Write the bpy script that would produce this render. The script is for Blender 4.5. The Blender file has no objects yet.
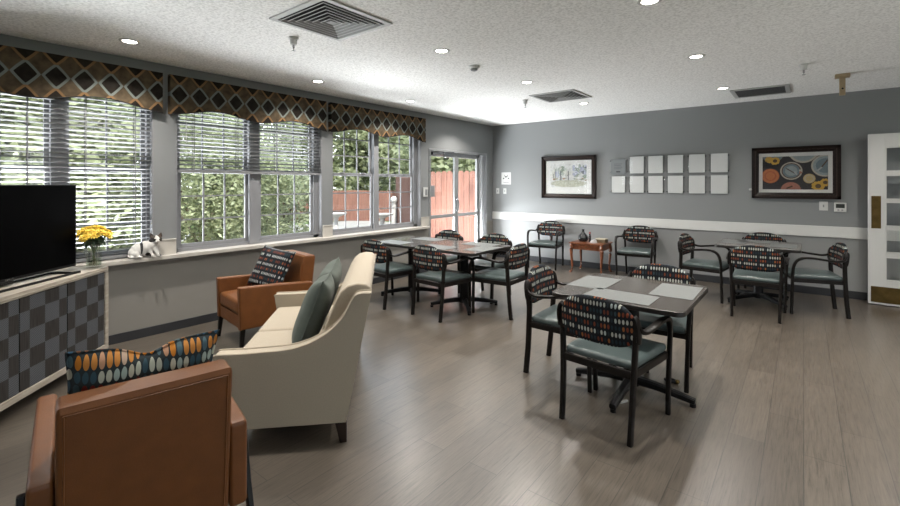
import bpy, bmesh, math, random
import numpy as np
from mathutils import Vector, Matrix
random.seed(7)
PI = math.pi
S = bpy.context.scene
C = S.collection
R = math.radians

# ------------------------------------------------------------------ materials
K = .68          # overall paint and fabric reflectance level
def nodes_of(m):
    m.use_nodes = True
    nt = m.node_tree
    return nt, nt.nodes, nt.links

def mat(name, col, rough=.6, metal=0., spec=.5, var=0., vscale=20., bump=0., bscale=200., coat=0., sheen=0., emit=None, estr=0.):
    m = bpy.data.materials.new(name)
    nt, N, L = nodes_of(m)
    b = N['Principled BSDF']
    col = tuple(c*K for c in col)
    b.inputs['Base Color'].default_value = (*col, 1)
    b.inputs['Roughness'].default_value = rough
    b.inputs['Metallic'].default_value = metal
    b.inputs['Specular IOR Level'].default_value = spec
    if coat: b.inputs['Coat Weight'].default_value = coat; b.inputs['Coat Roughness'].default_value = .15
    if sheen: b.inputs['Sheen Weight'].default_value = sheen
    if emit:
        b.inputs['Emission Color'].default_value = (*emit, 1); b.inputs['Emission Strength'].default_value = estr
    if var or bump:
        tc = N.new('ShaderNodeTexCoord')
    if var:
        n = N.new('ShaderNodeTexNoise'); n.inputs['Scale'].default_value = vscale; n.inputs['Detail'].default_value = 4
        L.new(tc.outputs['Object'], n.inputs['Vector'])
        r = N.new('ShaderNodeValToRGB')
        r.color_ramp.elements[0].position = .3; r.color_ramp.elements[1].position = .7
        r.color_ramp.elements[0].color = (*[c*(1-var) for c in col], 1)
        r.color_ramp.elements[1].color = (*[min(1, c*(1+var)) for c in col], 1)
        L.new(n.outputs['Fac'], r.inputs['Fac']); L.new(r.outputs['Color'], b.inputs['Base Color'])
    if bump:
        n2 = N.new('ShaderNodeTexNoise'); n2.inputs['Scale'].default_value = bscale; n2.inputs['Detail'].default_value = 3
        L.new(tc.outputs['Object'], n2.inputs['Vector'])
        bp = N.new('ShaderNodeBump'); bp.inputs['Strength'].default_value = bump; bp.inputs['Distance'].default_value = .01
        L.new(n2.outputs['Fac'], bp.inputs['Height']); L.new(bp.outputs['Normal'], b.inputs['Normal'])
    return m

class NG:
    """tiny math-node helper"""
    def __init__(s, m):
        s.nt, s.N, s.L = nodes_of(m); s.b = s.N['Principled BSDF']
        s.tc = s.N.new('ShaderNodeTexCoord')
        s.sep = s.N.new('ShaderNodeSeparateXYZ'); s.L.new(s.tc.outputs['Object'], s.sep.inputs[0])
    def put(s, sock, v):
        if isinstance(v, (int, float)): sock.default_value = v
        else: s.L.new(v, sock)
    def m(s, op, a, b=0., c=0.):
        n = s.N.new('ShaderNodeMath'); n.operation = op
        s.put(n.inputs[0], a); s.put(n.inputs[1], b)
        if op in ('MULTIPLY_ADD', 'WRAP', 'COMPARE'): s.put(n.inputs[2], c)
        return n.outputs[0]
    def comb(s, x, y, z=0.):
        n = s.N.new('ShaderNodeCombineXYZ')
        s.put(n.inputs[0], x); s.put(n.inputs[1], y); s.put(n.inputs[2], z); return n.outputs[0]
    def mix(s, f, a, b):
        n = s.N.new('ShaderNodeMix'); n.data_type = 'RGBA'
        s.put(n.inputs[0], f)
        for k, v in ((6, a), (7, b)):
            if isinstance(v, tuple): n.inputs[k].default_value = (*v, 1)
            else: s.L.new(v, n.inputs[k])
        return n.outputs[2]
    def ramp(s, f, stops, interp='CONSTANT'):
        n = s.N.new('ShaderNodeValToRGB'); cr = n.color_ramp; cr.interpolation = interp
        while len(cr.elements) < len(stops): cr.elements.new(.5)
        for e, (p, c) in zip(cr.elements, stops): e.position = p; e.color = (*c, 1)
        s.L.new(f, n.inputs[0]); return n.outputs[0]
    def noise(s, vec, scale, detail=3, rough=.5):
        n = s.N.new('ShaderNodeTexNoise'); s.L.new(vec, n.inputs['Vector'])
        n.inputs['Scale'].default_value = scale; n.inputs['Detail'].default_value = detail; n.inputs['Roughness'].default_value = rough
        return n.outputs['Fac']
    def white(s, vec):
        n = s.N.new('ShaderNodeTexWhiteNoise'); n.noise_dimensions = '3D'; s.L.new(vec, n.inputs['Vector']); return n.outputs['Value']
    def bump(s, h, strength, dist=.01):
        n = s.N.new('ShaderNodeBump'); n.inputs['Strength'].default_value = strength; n.inputs['Distance'].default_value = dist
        s.L.new(h, n.inputs['Height']); s.L.new(n.outputs['Normal'], s.b.inputs['Normal'])
    def col(s, c, k=K):
        n = s.N.new('ShaderNodeVectorMath'); n.operation = 'SCALE'; s.L.new(c, n.inputs[0]); n.inputs['Scale'].default_value = k
        s.L.new(n.outputs[0], s.b.inputs['Base Color'])

def oval_fabric(name, px, pz, axis, ground, rowA, rowB, rowC=None, ex=.36, ez=.42, off=0.):
    m = bpy.data.materials.new(name); g = NG(m)
    x = g.sep.outputs['X']; z = g.sep.outputs[axis]
    u = g.m('DIVIDE', x, px); v = g.m('ADD', g.m('DIVIDE', z, pz), off)
    i = g.m('FLOOR', u); j = g.m('FLOOR', v)
    fu = g.m('DIVIDE', g.m('SUBTRACT', g.m('SUBTRACT', u, i), .5), ex)
    fv = g.m('DIVIDE', g.m('SUBTRACT', g.m('SUBTRACT', v, j), .5), ez)
    d = g.m('ADD', g.m('MULTIPLY', fu, fu), g.m('MULTIPLY', fv, fv))
    mask = g.m('LESS_THAN', d, 1.)
    w = g.white(g.comb(i, j, 3.7))
    ca = g.ramp(w, rowA); cb = g.ramp(w, rowB)
    if rowC:
        k = g.m('FLOORED_MODULO', j, 3.)
        c = g.mix(g.m('GREATER_THAN', k, .5), ca, cb)
        c = g.mix(g.m('GREATER_THAN', k, 1.5), c, g.ramp(w, rowC))
    else:
        k = g.m('FLOORED_MODULO', j, 2.)
        c = g.mix(g.m('GREATER_THAN', k, .5), ca, cb)
    c = g.mix(mask, ground, c)
    g.col(c); g.b.inputs['Roughness'].default_value = .8; g.b.inputs['Specular IOR Level'].default_value = .12
    g.bump(g.noise(g.tc.outputs['Object'], 700, 2), .15, .004)
    return m

M = {}
CREAM = (.46, .47, .42); NAVY = (.018, .03, .04); BLUE = (.06, .11, .13); RUST = (.2, .05, .025); ORNG = (.45, .17, .05)
M['chair_fabric'] = oval_fabric('patterned_fabric', .0215, .043, 'Z', (.012, .014, .017),
    [(0, CREAM), (.42, (.42, .47, .45)), (.6, (.025, .032, .04)), (.78, (.4, .34, .26)), (.84, CREAM)],
    [(0, RUST), (.28, (.32, .11, .035)), (.45, (.02, .034, .045)), (.78, (.16, .045, .025)), (.92, (.04, .07, .085))], ex=.31, ez=.34)
M['small_oval'] = oval_fabric('small_oval_cushion_fabric', .019, .046, 'Y', (.016, .019, .024),
    [(0, (.52, .55, .54)), (.42, (.35, .42, .44)), (.6, (.03, .045, .055)), (.72, (.45, .45, .42)), (.85, (.55, .57, .55))],
    [(0, (.2, .06, .035)), (.3, (.33, .12, .06)), (.5, (.03, .05, .06)), (.75, (.16, .05, .04))], ex=.31, ez=.31)
M['big_oval'] = oval_fabric('large_oval_cushion_fabric', .0225, .05, 'Y', (.036, .046, .05),
    [(0, (.62, .6, .48)), (.28, (.42, .52, .48)), (.5, (.05, .1, .13)), (.68, (.58, .6, .5)), (.85, (.05, .1, .13))],
    [(0, (.62, .26, .06)), (.45, (.6, .33, .2)), (.62, (.6, .22, .03)), (.8, (.09, .15, .18)), (.9, (.55, .4, .3))],
    [(0, (.2, .03, .025)), (.35, (.05, .12, .2)), (.6, (.22, .1, .06)), (.8, (.06, .1, .12))], ex=.4, ez=.45, off=1.2)

M['black_wood'] = mat('espresso_wood', (.0085, .0065, .0055), .42, spec=.22, var=.25, vscale=30)
M['black_metal'] = mat('black_painted_metal', (.008, .008, .009), .4, spec=.25)
M['vinyl_seat'] = mat('blue_green_vinyl', (.085, .113, .112), .36, var=.12, vscale=9, bump=.08, bscale=300)
M['leather'] = mat('cognac_leather', (.195, .07, .02), .42, spec=.32, var=.1, vscale=14, bump=.12, bscale=260)
M['linen'] = mat('oatmeal_linen', (.47, .40, .305), .85, var=.06, vscale=160, bump=.25, bscale=700, sheen=.1)
M['velvet'] = mat('grey_green_velvet', (.095, .112, .097), .85, spec=.15, var=.15, vscale=10, sheen=.08)
M['dark_leg'] = mat('dark_brown_wood', (.022, .011, .008), .35, var=.2, vscale=20)
M['white_trim'] = mat('white_paint', (.8, .8, .78), .4)
M['white_frame'] = mat('window_vinyl_shaded', (.31, .314, .33), .35)  # white frames; their backlit shade is put into this grey
M['blind_white'] = mat('blind_white', (.27, .274, .28), .45)
M['sill'] = mat('pale_stone_sill', (.66, .62, .56), .35, var=.06, vscale=8)
M['wall'] = mat('cool_grey_wall_paint', (.285, .295, .30), .55, bump=.05, bscale=350)
M['wall_low'] = mat('warm_grey_wall_paint', (.30, .285, .258), .55, bump=.05, bscale=350)
M['wall_low_back'] = mat('light_grey_wall_paint', (.325, .33, .332), .55, bump=.05, bscale=350)
M['wall_white'] = mat('pale_wall_paint', (.6, .6, .58), .6)
M['base'] = mat('charcoal_baseboard', (.035, .037, .042), .4)
M['alu'] = mat('grey_aluminium', (.5, .51, .52), .32, metal=.6)
M['steel'] = mat('brushed_steel', (.55, .55, .56), .25, metal=1)
M['brass'] = mat('aged_brass', (.19, .125, .04), .38, metal=.8, var=.25, vscale=12)
M['frame_brown'] = mat('dark_walnut_frame', (.014, .007, .0055), .35, spec=.2, var=.3, vscale=25)
M['mat_white'] = mat('white_mat_board', (.78, .78, .76), .7)
M['paper'] = mat('white_paper', (.8, .8, .79), .6)
M['plastic_white'] = mat('white_plastic', (.75, .75, .73), .35)
M['plastic_grey'] = mat('grey_plastic', (.3, .31, .32), .4)
M['screen'] = mat('black_glass_screen', (.0012, .0012, .0014), .35, spec=.03)
M['tv_black'] = mat('black_tv_plastic', (.004, .004, .0045), .4, spec=.3)
M['lcd'] = mat('dark_display', (.05, .055, .05), .2)
M['grille_white'] = mat('white_enamel_grille', (.6, .6, .59), .4)
M['louvre_shaded'] = mat('shaded_louvre', (.3, .3, .295), .5)  # vent blades with their shading put into the base colour
M['duct'] = mat('dark_duct', (.012, .012, .012), .8)
M['grille_grey'] = mat('grey_filter', (.14, .142, .145), .6)
M['tan_wood'] = mat('tan_wood', (.5, .38, .23), .5, var=.12, vscale=25)
M['cherry'] = mat('cherry_wood', (.2, .062, .022), .3, var=.3, vscale=18, coat=.2)
M['table_top'] = mat('brown_grey_laminate', (.062, .053, .046), .19, var=.07, vscale=220)
M['table_edge'] = mat('black_edge_band', (.02, .017, .015), .4)
M['placemat'] = mat('light_grey_woven_placemat', (.15, .16, .157), .5, var=.07, vscale=300, bump=.2, bscale=500)
M['pale_wood'] = None
M['black_ceramic'] = mat('black_ceramic', (.012, .013, .015), .22)
M['bottle_brown'] = mat('dark_bottle', (.03, .014, .012), .2)
M['red_cap'] = mat('red_cap', (.3, .03, .035), .4)
M['box_brown'] = mat('brown_box', (.16, .11, .06), .6)
M['napkin'] = mat('white_napkin', (.75, .75, .76), .7)
M['cup'] = mat('dark_brown_cup', (.03, .014, .012), .35)
M['grass'] = mat('lawn', (.11, .2, .05), .9, var=.35, vscale=3)
M['concrete'] = mat('pale_concrete', (.33, .32, .30), .85, var=.08, vscale=2)
M['bark'] = mat('grey_bark', (.16, .13, .1), .9, var=.3, vscale=12, bump=.4, bscale=30)
M['stem'] = mat('green_stem', (.05, .12, .03), .6)
M['leaf_dark'] = mat('dark_flower_leaf', (.02, .055, .018), .5)
M['petal'] = mat('yellow_petal', (.95, .66, .07), .6, var=.12, vscale=40)
M['flower_eye'] = mat('ochre_flower_centre', (.45, .22, .02), .7)
M['stone'] = mat('pale_cast_stone', (.55, .53, .5), .8, var=.1, vscale=10)
M['ink'] = mat('grey_ink', (.05, .05, .055), .7)
M['clear'] = None

def glass(name, fac=.05, tint=(1, 1, 1), rough=0.):
    m = bpy.data.materials.new(name); nt, N, L = nodes_of(m)
    N.remove(N['Principled BSDF'])
    t = N.new('ShaderNodeBsdfTransparent'); t.inputs[0].default_value = (*tint, 1)
    g = N.new('ShaderNodeBsdfGlossy'); g.inputs['Roughness'].default_value = rough
    x = N.new('ShaderNodeMixShader'); x.inputs[0].default_value = fac
    L.new(t.outputs[0], x.inputs[1]); L.new(g.outputs[0], x.inputs[2])
    L.new(x.outputs[0], N['Material Output'].inputs[0])
    return m
M['pane'] = glass('window_glass', .04, (.97, .98, .98))
M['vase_glass'] = glass('vase_glass', .12, (.93, .95, .93), .02)
M['acrylic'] = glass('clear_acrylic', .03, (.985, .99, .99), .02)
M['picture_glass'] = glass('picture_glass', .04, (1, 1, 1), .02)
M['acrylic_grey'] = mat('smoky_acrylic_notice', (.26, .28, .29), .25)

def lens_mat():
    return mat('downlight_lens', (.9, .9, .88), .4, emit=(1., .93, .83), estr=14.)
M['lens'] = lens_mat()

def floor_mat():
    m = bpy.data.materials.new('grey_oak_vinyl_plank'); g = NG(m)
    x, y = g.sep.outputs['X'], g.sep.outputs['Y']
    v = g.comb(y, x)
    br = g.N.new('ShaderNodeTexBrick'); g.L.new(v, br.inputs['Vector'])
    br.offset = .37; br.offset_frequency = 2; br.squash = 1
    for k, val in (('Scale', 1), ('Mortar Size', .0022), ('Mortar Smooth', .3), ('Bias', 0), ('Brick Width', 1.22), ('Row Height', .18)): br.inputs[k].default_value = val
    br.inputs['Color1'].default_value = (.135, .113, .090, 1); br.inputs['Color2'].default_value = (.100, .083, .066, 1); br.inputs['Mortar'].default_value = (.038, .032, .028, 1)
    warp = g.noise(g.comb(g.m('MULTIPLY', y, 1.4), g.m('MULTIPLY', x, 9)), 1.6, 3)
    n1 = g.noise(g.comb(g.m('MULTIPLY', y, 2.2), g.m('MULTIPLY', x, 46), warp), 2.4, 6, .68)
    gr = g.ramp(n1, [(.3, (.40, .38, .36)), (.46, (.92, .92, .92)), (.7, (1.38, 1.37, 1.35))], 'LINEAR')
    mx = g.N.new('ShaderNodeMix'); mx.data_type = 'RGBA'; mx.blend_type = 'MULTIPLY'; mx.inputs[0].default_value = 1.
    g.L.new(br.outputs['Color'], mx.inputs[6]); g.L.new(gr, mx.inputs[7])
    g.col(mx.outputs[2])
    rr = g.m('MULTIPLY_ADD', n1, .06, .27); g.L.new(rr, g.b.inputs['Roughness'])
    g.b.inputs['Specular IOR Level'].default_value = 1.0
    g.bump(g.m('MULTIPLY_ADD', br.outputs['Fac'], -1., g.m('MULTIPLY', n1, .15)), .05, .003)
    return m
M['floor'] = floor_mat()

def ceil_mat():
    m = bpy.data.materials.new('textured_white_ceiling'); g = NG(m)
    n = g.noise(g.tc.outputs['Object'], 48, 4, .7)
    g.col(g.ramp(n, [(.34, (.62, .615, .60)), (.56, (.88, .875, .86)), (.75, (.92, .915, .90))], 'LINEAR'), 1.)
    g.b.inputs['Roughness'].default_value = .9
    g.bump(n, .55, .012)
    return m
M['ceiling'] = ceil_mat()

def pale_wood():
    m = bpy.data.materials.new('whitewashed_oak'); g = NG(m)
    x, y, z = g.sep.outputs
    n = g.noise(g.comb(g.m('MULTIPLY', x, 3), g.m('MULTIPLY', y, 25), g.m('MULTIPLY', z, 25)), 2, 4)
    g.col(g.ramp(n, [(.3, (.40, .345, .28)), (.7, (.58, .52, .44))], 'LINEAR')); g.b.inputs['Roughness'].default_value = .5
    return m
M['pale_wood'] = pale_wood()

def checker_panel():
    m = bpy.data.materials.new('two_tone_woodgrain_check'); g = NG(m)
    x, z = g.sep.outputs['X'], g.sep.outputs['Z']
    i = g.m('FLOOR', g.m('DIVIDE', x, .139)); j = g.m('FLOOR', g.m('DIVIDE', z, .131))
    k = g.m('FLOORED_MODULO', g.m('ADD', i, j), 2.)
    vert = g.noise(g.comb(g.m('MULTIPLY', x, 120), g.m('MULTIPLY', z, 5)), 1.2, 3)
    dg = g.m('SINE', g.m('MULTIPLY', g.m('ADD', g.m('ADD', x, z), g.m('MULTIPLY', g.noise(g.tc.outputs['Object'], 30), .012)), 520.))
    a = g.ramp(vert, [(.3, (.026, .023, .021)), (.7, (.062, .056, .052))], 'LINEAR')
    b = g.ramp(g.m('MULTIPLY_ADD', dg, .5, .5), [(0, (.06, .064, .072)), (1, (.155, .163, .178))], 'LINEAR')
    g.col(g.mix(k, a, b)); g.b.inputs['Roughness'].default_value = .55; g.b.inputs['Specular IOR Level'].default_value = .2
    return m
M['check'] = checker_panel()

def valance_mat():
    m = bpy.data.materials.new('trellis_valance_fabric'); g = NG(m)
    y, z = g.sep.outputs['Y'], g.sep.outputs['Z']
    P, Q = .1955, .205
    u = g.m('DIVIDE', g.m('SUBTRACT', y, .731), P); v = g.m('DIVIDE', g.m('SUBTRACT', z, 2.452), Q)
    i = g.m('ROUND', u); j = g.m('ROUND', v)
    fu = g.m('ABSOLUTE', g.m('SUBTRACT', u, i)); fv = g.m('ABSOLUTE', g.m('SUBTRACT', v, j))
    d = g.m('ADD', g.m('POWER', g.m('DIVIDE', fu, .495), 1.12), g.m('POWER', g.m('DIVIDE', fv, .565), 1.05))
    odd = g.m('FLOORED_MODULO', j, 2.)
    inside = g.m('LESS_THAN', d, 1.0); core = g.m('LESS_THAN', d, .73)
    mott = g.noise(g.tc.outputs['Object'], 14, 3)
    bronze = g.ramp(mott, [(.3, (.066, .049, .031)), (.7, (.145, .107, .066))], 'LINEAR')
    dark = g.ramp(mott, [(.3, (.014, .011, .009)), (.7, (.034, .028, .022))], 'LINEAR')
    band = g.mix(odd, (.21, .235, .22), (.26, .155, .075))
    c = g.mix(inside, bronze, band); c = g.mix(core, c, dark)
    g.col(c); g.b.inputs['Roughness'].default_value = .8; g.b.inputs['Specular IOR Level'].default_value = .1
    g.bump(g.noise(g.tc.outputs['Object'], 500, 2), .1, .004)
    return m
M['valance'] = valance_mat()

def fence_mat():
    m = bpy.data.materials.new('redwood_fence_boards'); g = NG(m)
    n = g.noise(g.comb(g.m('MULTIPLY', g.sep.outputs['X'], 30), g.m('MULTIPLY', g.sep.outputs['Y'], 30), g.m('MULTIPLY', g.sep.outputs['Z'], 2)), 1, 4)
    g.col(g.ramp(n, [(.3, (.17, .072, .05)), (.7, (.28, .128, .09))], 'LINEAR')); g.b.inputs['Roughness'].default_value = .85
    return m
M['fence'] = fence_mat()

def leaf_mat(name, a, b):
    m = bpy.data.materials.new(name); g = NG(m)
    n = g.noise(g.tc.outputs['Object'], 2.6, 4, .7)
    c = g.ramp(n, [(.3, a), (.68, b)], 'LINEAR')
    g.col(c); g.b.inputs['Roughness'].default_value = .5
    t = g.N.new('ShaderNodeBsdfTranslucent'); g.L.new(c, t.inputs[0])
    x = g.N.new('ShaderNodeMixShader'); x.inputs[0].default_value = .5
    g.L.new(g.b.outputs[0], x.inputs[1]); g.L.new(t.outputs[0], x.inputs[2])
    g.L.new(x.outputs[0], g.N['Material Output'].inputs[0])
    return m
M['leaf_light'] = leaf_mat('light_green_leaves', (.18, .215, .10), (.56, .6, .38))
M['leaf_mid'] = leaf_mat('mid_green_leaves', (.17, .2, .11), (.5, .54, .36))
M['leaf_deep'] = leaf_mat('deep_green_leaves', (.06, .08, .045), (.22, .26, .15))

def cat_mat():
    m = bpy.data.materials.new('white_and_dark_cat_fur'); g = NG(m)
    x, y, z = g.sep.outputs
    def near(p, r, sq=(1, 1, 1)):
        d = None
        for c, v, k in zip((x, y, z), p, sq):
            t = g.m('MULTIPLY', g.m('SUBTRACT', c, v), k); t = g.m('MULTIPLY', t, t)
            d = t if d is None else g.m('ADD', d, t)
        return g.m('LESS_THAN', d, r*r)
    c = (.78, .76, .72)
    c = g.mix(near((.02, .175, .205), .04, (.6, 1, 1)), (c), (.05, .035, .026))
    c = g.mix(near((.02, .262, .205), .04, (.6, 1, 1)), c, (.07, .045, .03))
    c = g.mix(near((.06, .178, .168), .029, (.6, 1, 1.4)), c, (.022, .017, .015))
    c = g.mix(near((.06, .264, .168), .028, (.6, 1, 1.4)), c, (.045, .03, .02))
    c = g.mix(near((.0, .094, .11), .075, (.35, 6.5, 1)), c, (.03, .028, .03))
    c = g.mix(near((.06, .145, .02), .03, (1, 1.2, 1)), c, (.03, .024, .02))
    c = g.mix(near((.02, .262, .02), .036, (.5, 1.2, 1)), c, (.02, .017, .015))
    g.col(c); g.b.inputs['Roughness'].default_value = .9
    g.bump(g.noise(g.tc.outputs['Object'], 220, 3), .3, .006)
    return m
M['cat'] = cat_mat()
M['cat_eye'] = mat('cat_eye', (.03, .035, .015), .1)
M['cat_nose'] = mat('cat_nose', (.1, .035, .03), .5)

# ------------------------------------------------------------------ mesh building
def smooth_path(pts, n=4, closed=False):
    P = [Vector(p) for p in pts]; out = []
    m = len(P); rng = m if closed else m-1
    for i in range(rng):
        if closed: a, b, c, d = P[i-1], P[i], P[(i+1) % m], P[(i+2) % m]
        else: a, b, c, d = P[max(i-1, 0)], P[i], P[i+1], P[min(i+2, m-1)]
        for k in range(n):
            t = k/n
            out.append(.5*((2*b)+(c-a)*t+(2*a-5*b+4*c-d)*t*t+(3*b-a-3*c+d)*t*t*t))
    if not closed: out.append(P[-1])
    return out

class MB:
    def __init__(s): s.bm = bmesh.new()
    def add(s, t, mtx=None, mi=0):
        if mtx is not None: bmesh.ops.transform(t, matrix=mtx, verts=t.verts)
        if mi:
            for f in t.faces: f.material_index = mi
        me = bpy.data.meshes.new('tmp'); t.to_mesh(me); t.free()
        s.bm.from_mesh(me); bpy.data.meshes.remove(me); return s
    def box(s, x0, x1, y0, y1, z0, z1, bev=0., seg=2, mtx=None, mi=0):
        t = bmesh.new(); bmesh.ops.create_cube(t, size=1)
        bmesh.ops.transform(t, matrix=Matrix.Translation(((x0+x1)/2, (y0+y1)/2, (z0+z1)/2)) @ Matrix.Diagonal((abs(x1-x0), abs(y1-y0), abs(z1-z0), 1)), verts=t.verts)
        if bev: bmesh.ops.bevel(t, geom=t.edges[:], offset=bev, segments=seg, affect='EDGES', profile=.5, clamp_overlap=True)
        return s.add(t, mtx, mi)
    def prism(s, poly, a0, a1, axis='x', bev=0., seg=2, mtx=None, mi=0):
        """poly: 2-D points in the plane across axis (x: (y,z); y: (x,z); z: (x,y))"""
        t = bmesh.new()
        f = {'x': lambda p, a: (a, p[0], p[1]), 'y': lambda p, a: (p[0], a, p[1]), 'z': lambda p, a: (p[0], p[1], a)}[axis]
        A = [t.verts.new(f(p, a0)) for p in poly]; B = [t.verts.new(f(p, a1)) for p in poly]
        n = len(poly)
        fa = t.faces.new(A); fb = t.faces.new(B[::-1])
        for i in range(n): t.faces.new((A[i], B[i], B[(i+1) % n], A[(i+1) % n]))
        bmesh.ops.recalc_face_normals(t, faces=t.faces)
        if bev:
            e = [e for e in t.edges if fa in e.link_faces or fb in e.link_faces]
            bmesh.ops.bevel(t, geom=e, offset=bev, segments=seg, affect='EDGES', profile=.5, clamp_overlap=True)
        return s.add(t, mtx, mi)
    def sweep(s, pts, w, h, side, rnd=.3, mi=0, mtx=None):
        """rounded-rectangle section along pts; w across `side`, h across the normal in the path's plane"""
        t = bmesh.new(); P = [Vector(p) for p in pts]; side = Vector(side).normalized(); rings = []
        n = len(P)
        for i, p in enumerate(P):
            tg = (P[min(i+1, n-1)]-P[max(i-1, 0)]).normalized()
            sd = (side-tg*side.dot(tg)).normalized(); nm = tg.cross(sd)
            ww = w[i] if isinstance(w, list) else w; hh = h[i] if isinstance(h, list) else h
            r = rnd; q = []
            for sx, sy in ((1, 1), (-1, 1), (-1, -1), (1, -1)):
                c = [(sx*(1-r), sy), (sx, sy*(1-r))]
                if sx*sy > 0: c = c[::-1]
                q += c
            rings.append([t.verts.new(p+sd*(a*ww/2)+nm*(b*hh/2)) for a, b in q])
        for a, b in zip(rings, rings[1:]):
            for k in range(8): t.faces.new((a[k], a[(k+1) % 8], b[(k+1) % 8], b[k]))
        t.faces.new(rings[0][::-1]); t.faces.new(rings[-1])
        bmesh.ops.recalc_face_normals(t, faces=t.faces)
        return s.add(t, mtx, mi)
    def tube(s, pts, r, n=10, mi=0, mtx=None, closed=False):
        t = bmesh.new(); P = [Vector(p) for p in pts]; m = len(P); rings = []
        ref = Vector((0, 0, 1))
        if all(abs((P[min(i+1, m-1)]-P[max(i-1, 0)]).normalized().z) > .8 for i in range(m)): ref = Vector((1, 0, 0))
        for i, p in enumerate(P):
            if closed: tg = (P[(i+1) % m]-P[i-1]).normalized()
            else: tg = (P[min(i+1, m-1)]-P[max(i-1, 0)]).normalized()
            a = tg.cross(ref)
            if a.length < .05: a = tg.cross(Vector((.3, 1, .1)))
            a.normalize(); b = tg.cross(a)
            rr = r[i] if isinstance(r, list) else r
            rings.append([t.verts.new(p+a*(rr*math.cos(2*PI*k/n))+b*(rr*math.sin(2*PI*k/n))) for k in range(n)])
        prs = list(zip(rings, rings[1:])) + ([(rings[-1], rings[0])] if closed else [])
        for a, b in prs:
            for k in range(n): t.faces.new((a[k], a[(k+1) % n], b[(k+1) % n], b[k]))
        if not closed: t.faces.new(rings[0][::-1]); t.faces.new(rings[-1])
        bmesh.ops.recalc_face_normals(t, faces=t.faces)
        return s.add(t, mtx, mi)
    def lathe(s, prof, c=(0, 0, 0), n=24, mi=0, mtx=None):
        t = bmesh.new(); rings = []
        for r, z in prof:
            if r < 1e-6: rings.append([t.verts.new((c[0], c[1], c[2]+z))])
            else: rings.append([t.verts.new((c[0]+r*math.cos(2*PI*k/n), c[1]+r*math.sin(2*PI*k/n), c[2]+z)) for k in range(n)])
        for a, b in zip(rings, rings[1:]):
            for k in range(n):
                k2 = (k+1) % n
                if len(a) == 1 and len(b) == 1: continue
                if len(a) == 1: t.faces.new((a[0], b[k2], b[k]))
                elif len(b) == 1: t.faces.new((a[k], a[k2], b[0]))
                else: t.faces.new((a[k], a[k2], b[k2], b[k]))
        bmesh.ops.recalc_face_normals(t, faces=t.faces)
        return s.add(t, mtx, mi)
    def ball(s, c, r, u=16, v=10, mi=0, rot=None):
        t = bmesh.new(); bmesh.ops.create_uvsphere(t, u_segments=u, v_segments=v, radius=1)
        r = r if isinstance(r, (tuple, list)) else (r, r, r)
        mt = Matrix.Translation(c) @ (rot if rot is not None else Matrix()) @ Matrix.Diagonal((*r, 1))
        return s.add(t, mt, mi)
    def pillow(s, w, h, t_, n=22, chop=0., mi=0, mtx=None):
        t = bmesh.new(); G = {}
        for sd in (1, -1):
            for i in range(n+1):
                for j in range(n+1):
                    u, v = 2*i/n-1, 2*j/n-1
                    if sd == -1 and (i in (0, n) or j in (0, n)): G[sd, i, j] = G[1, i, j]; continue
                    x = w/2*u*(1-.075*(1-v*v)*abs(u)); y = h/2*v*(1-.075*(1-u*u)*abs(v))
                    z = sd*t_/2*(max(0, 1-u**4)*max(0, 1-v**4))**.55
                    if chop: y -= chop*math.exp(-(u/.28)**2)*max(0, (v+1)/2)**2; z *= 1-.35*math.exp(-(u/.22)**2)*max(0, v)
                    G[sd, i, j] = t.verts.new((x, y, z))
        for sd in (1, -1):
            for i in range(n):
                for j in range(n):
                    q = [G[sd, i, j], G[sd, i+1, j], G[sd, i+1, j+1], G[sd, i, j+1]]
                    t.faces.new(q if sd == 1 else q[::-1])
        return s.add(t, mtx, mi)
    def pad(s, x0, x1, y0, y1, z0, z1, r=.03, crown=.0, n=14, mtx=None, mi=0, taper=0.):
        """upholstered block with rounded edges and a crowned top"""
        t = bmesh.new(); bmesh.ops.create_cube(t, size=1)
        bmesh.ops.transform(t, matrix=Matrix.Translation(((x0+x1)/2, (y0+y1)/2, (z0+z1)/2)) @ Matrix.Diagonal((x1-x0, y1-y0, z1-z0, 1)), verts=t.verts)
        bmesh.ops.bevel(t, geom=t.edges[:], offset=r, segments=3, affect='EDGES', profile=.5, clamp_overlap=True)
        bmesh.ops.subdivide_edges(t, edges=[e for e in t.edges if e.calc_length() > r*2.2], cuts=7, use_grid_fill=True)
        cx, cy = (x0+x1)/2, (y0+y1)/2
        for v in t.verts:
            u, w = (v.co.x-cx)/(x1-x0)*2, (v.co.y-cy)/(y1-y0)*2
            if v.co.z > (z0+z1)/2: v.co.z += crown*max(0, 1-u*u)*max(0, 1-w*w)
            if taper: v.co.x = cx+(v.co.x-cx)*(1-taper*(1-w)/2)
        return s.add(t, mtx, mi)
    def obj(s, name, m, parent=None, loc=(0, 0, 0), rot=(0, 0, 0), ang=40, flat=False):
        me = bpy.data.meshes.new(name); s.bm.to_mesh(me); s.bm.free()
        for mm in (m if isinstance(m, list) else [m]): me.materials.append(M[mm] if isinstance(mm, str) else mm)
        if not flat:
            me.shade_smooth(); me.set_sharp_from_angle(angle=R(ang))
            for pl in me.polygons:
                if pl.loop_total > 6: pl.use_smooth = False
        o = bpy.data.objects.new(name, me); C.objects.link(o)
        o.location = loc; o.rotation_euler = rot
        if parent is not None: o.parent = parent
        if not flat and len(me.polygons) < 4000:
            wn = o.modifiers.new('weighted_normals', 'WEIGHTED_NORMAL'); wn.keep_sharp = True; wn.weight = 80
        return o

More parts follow.
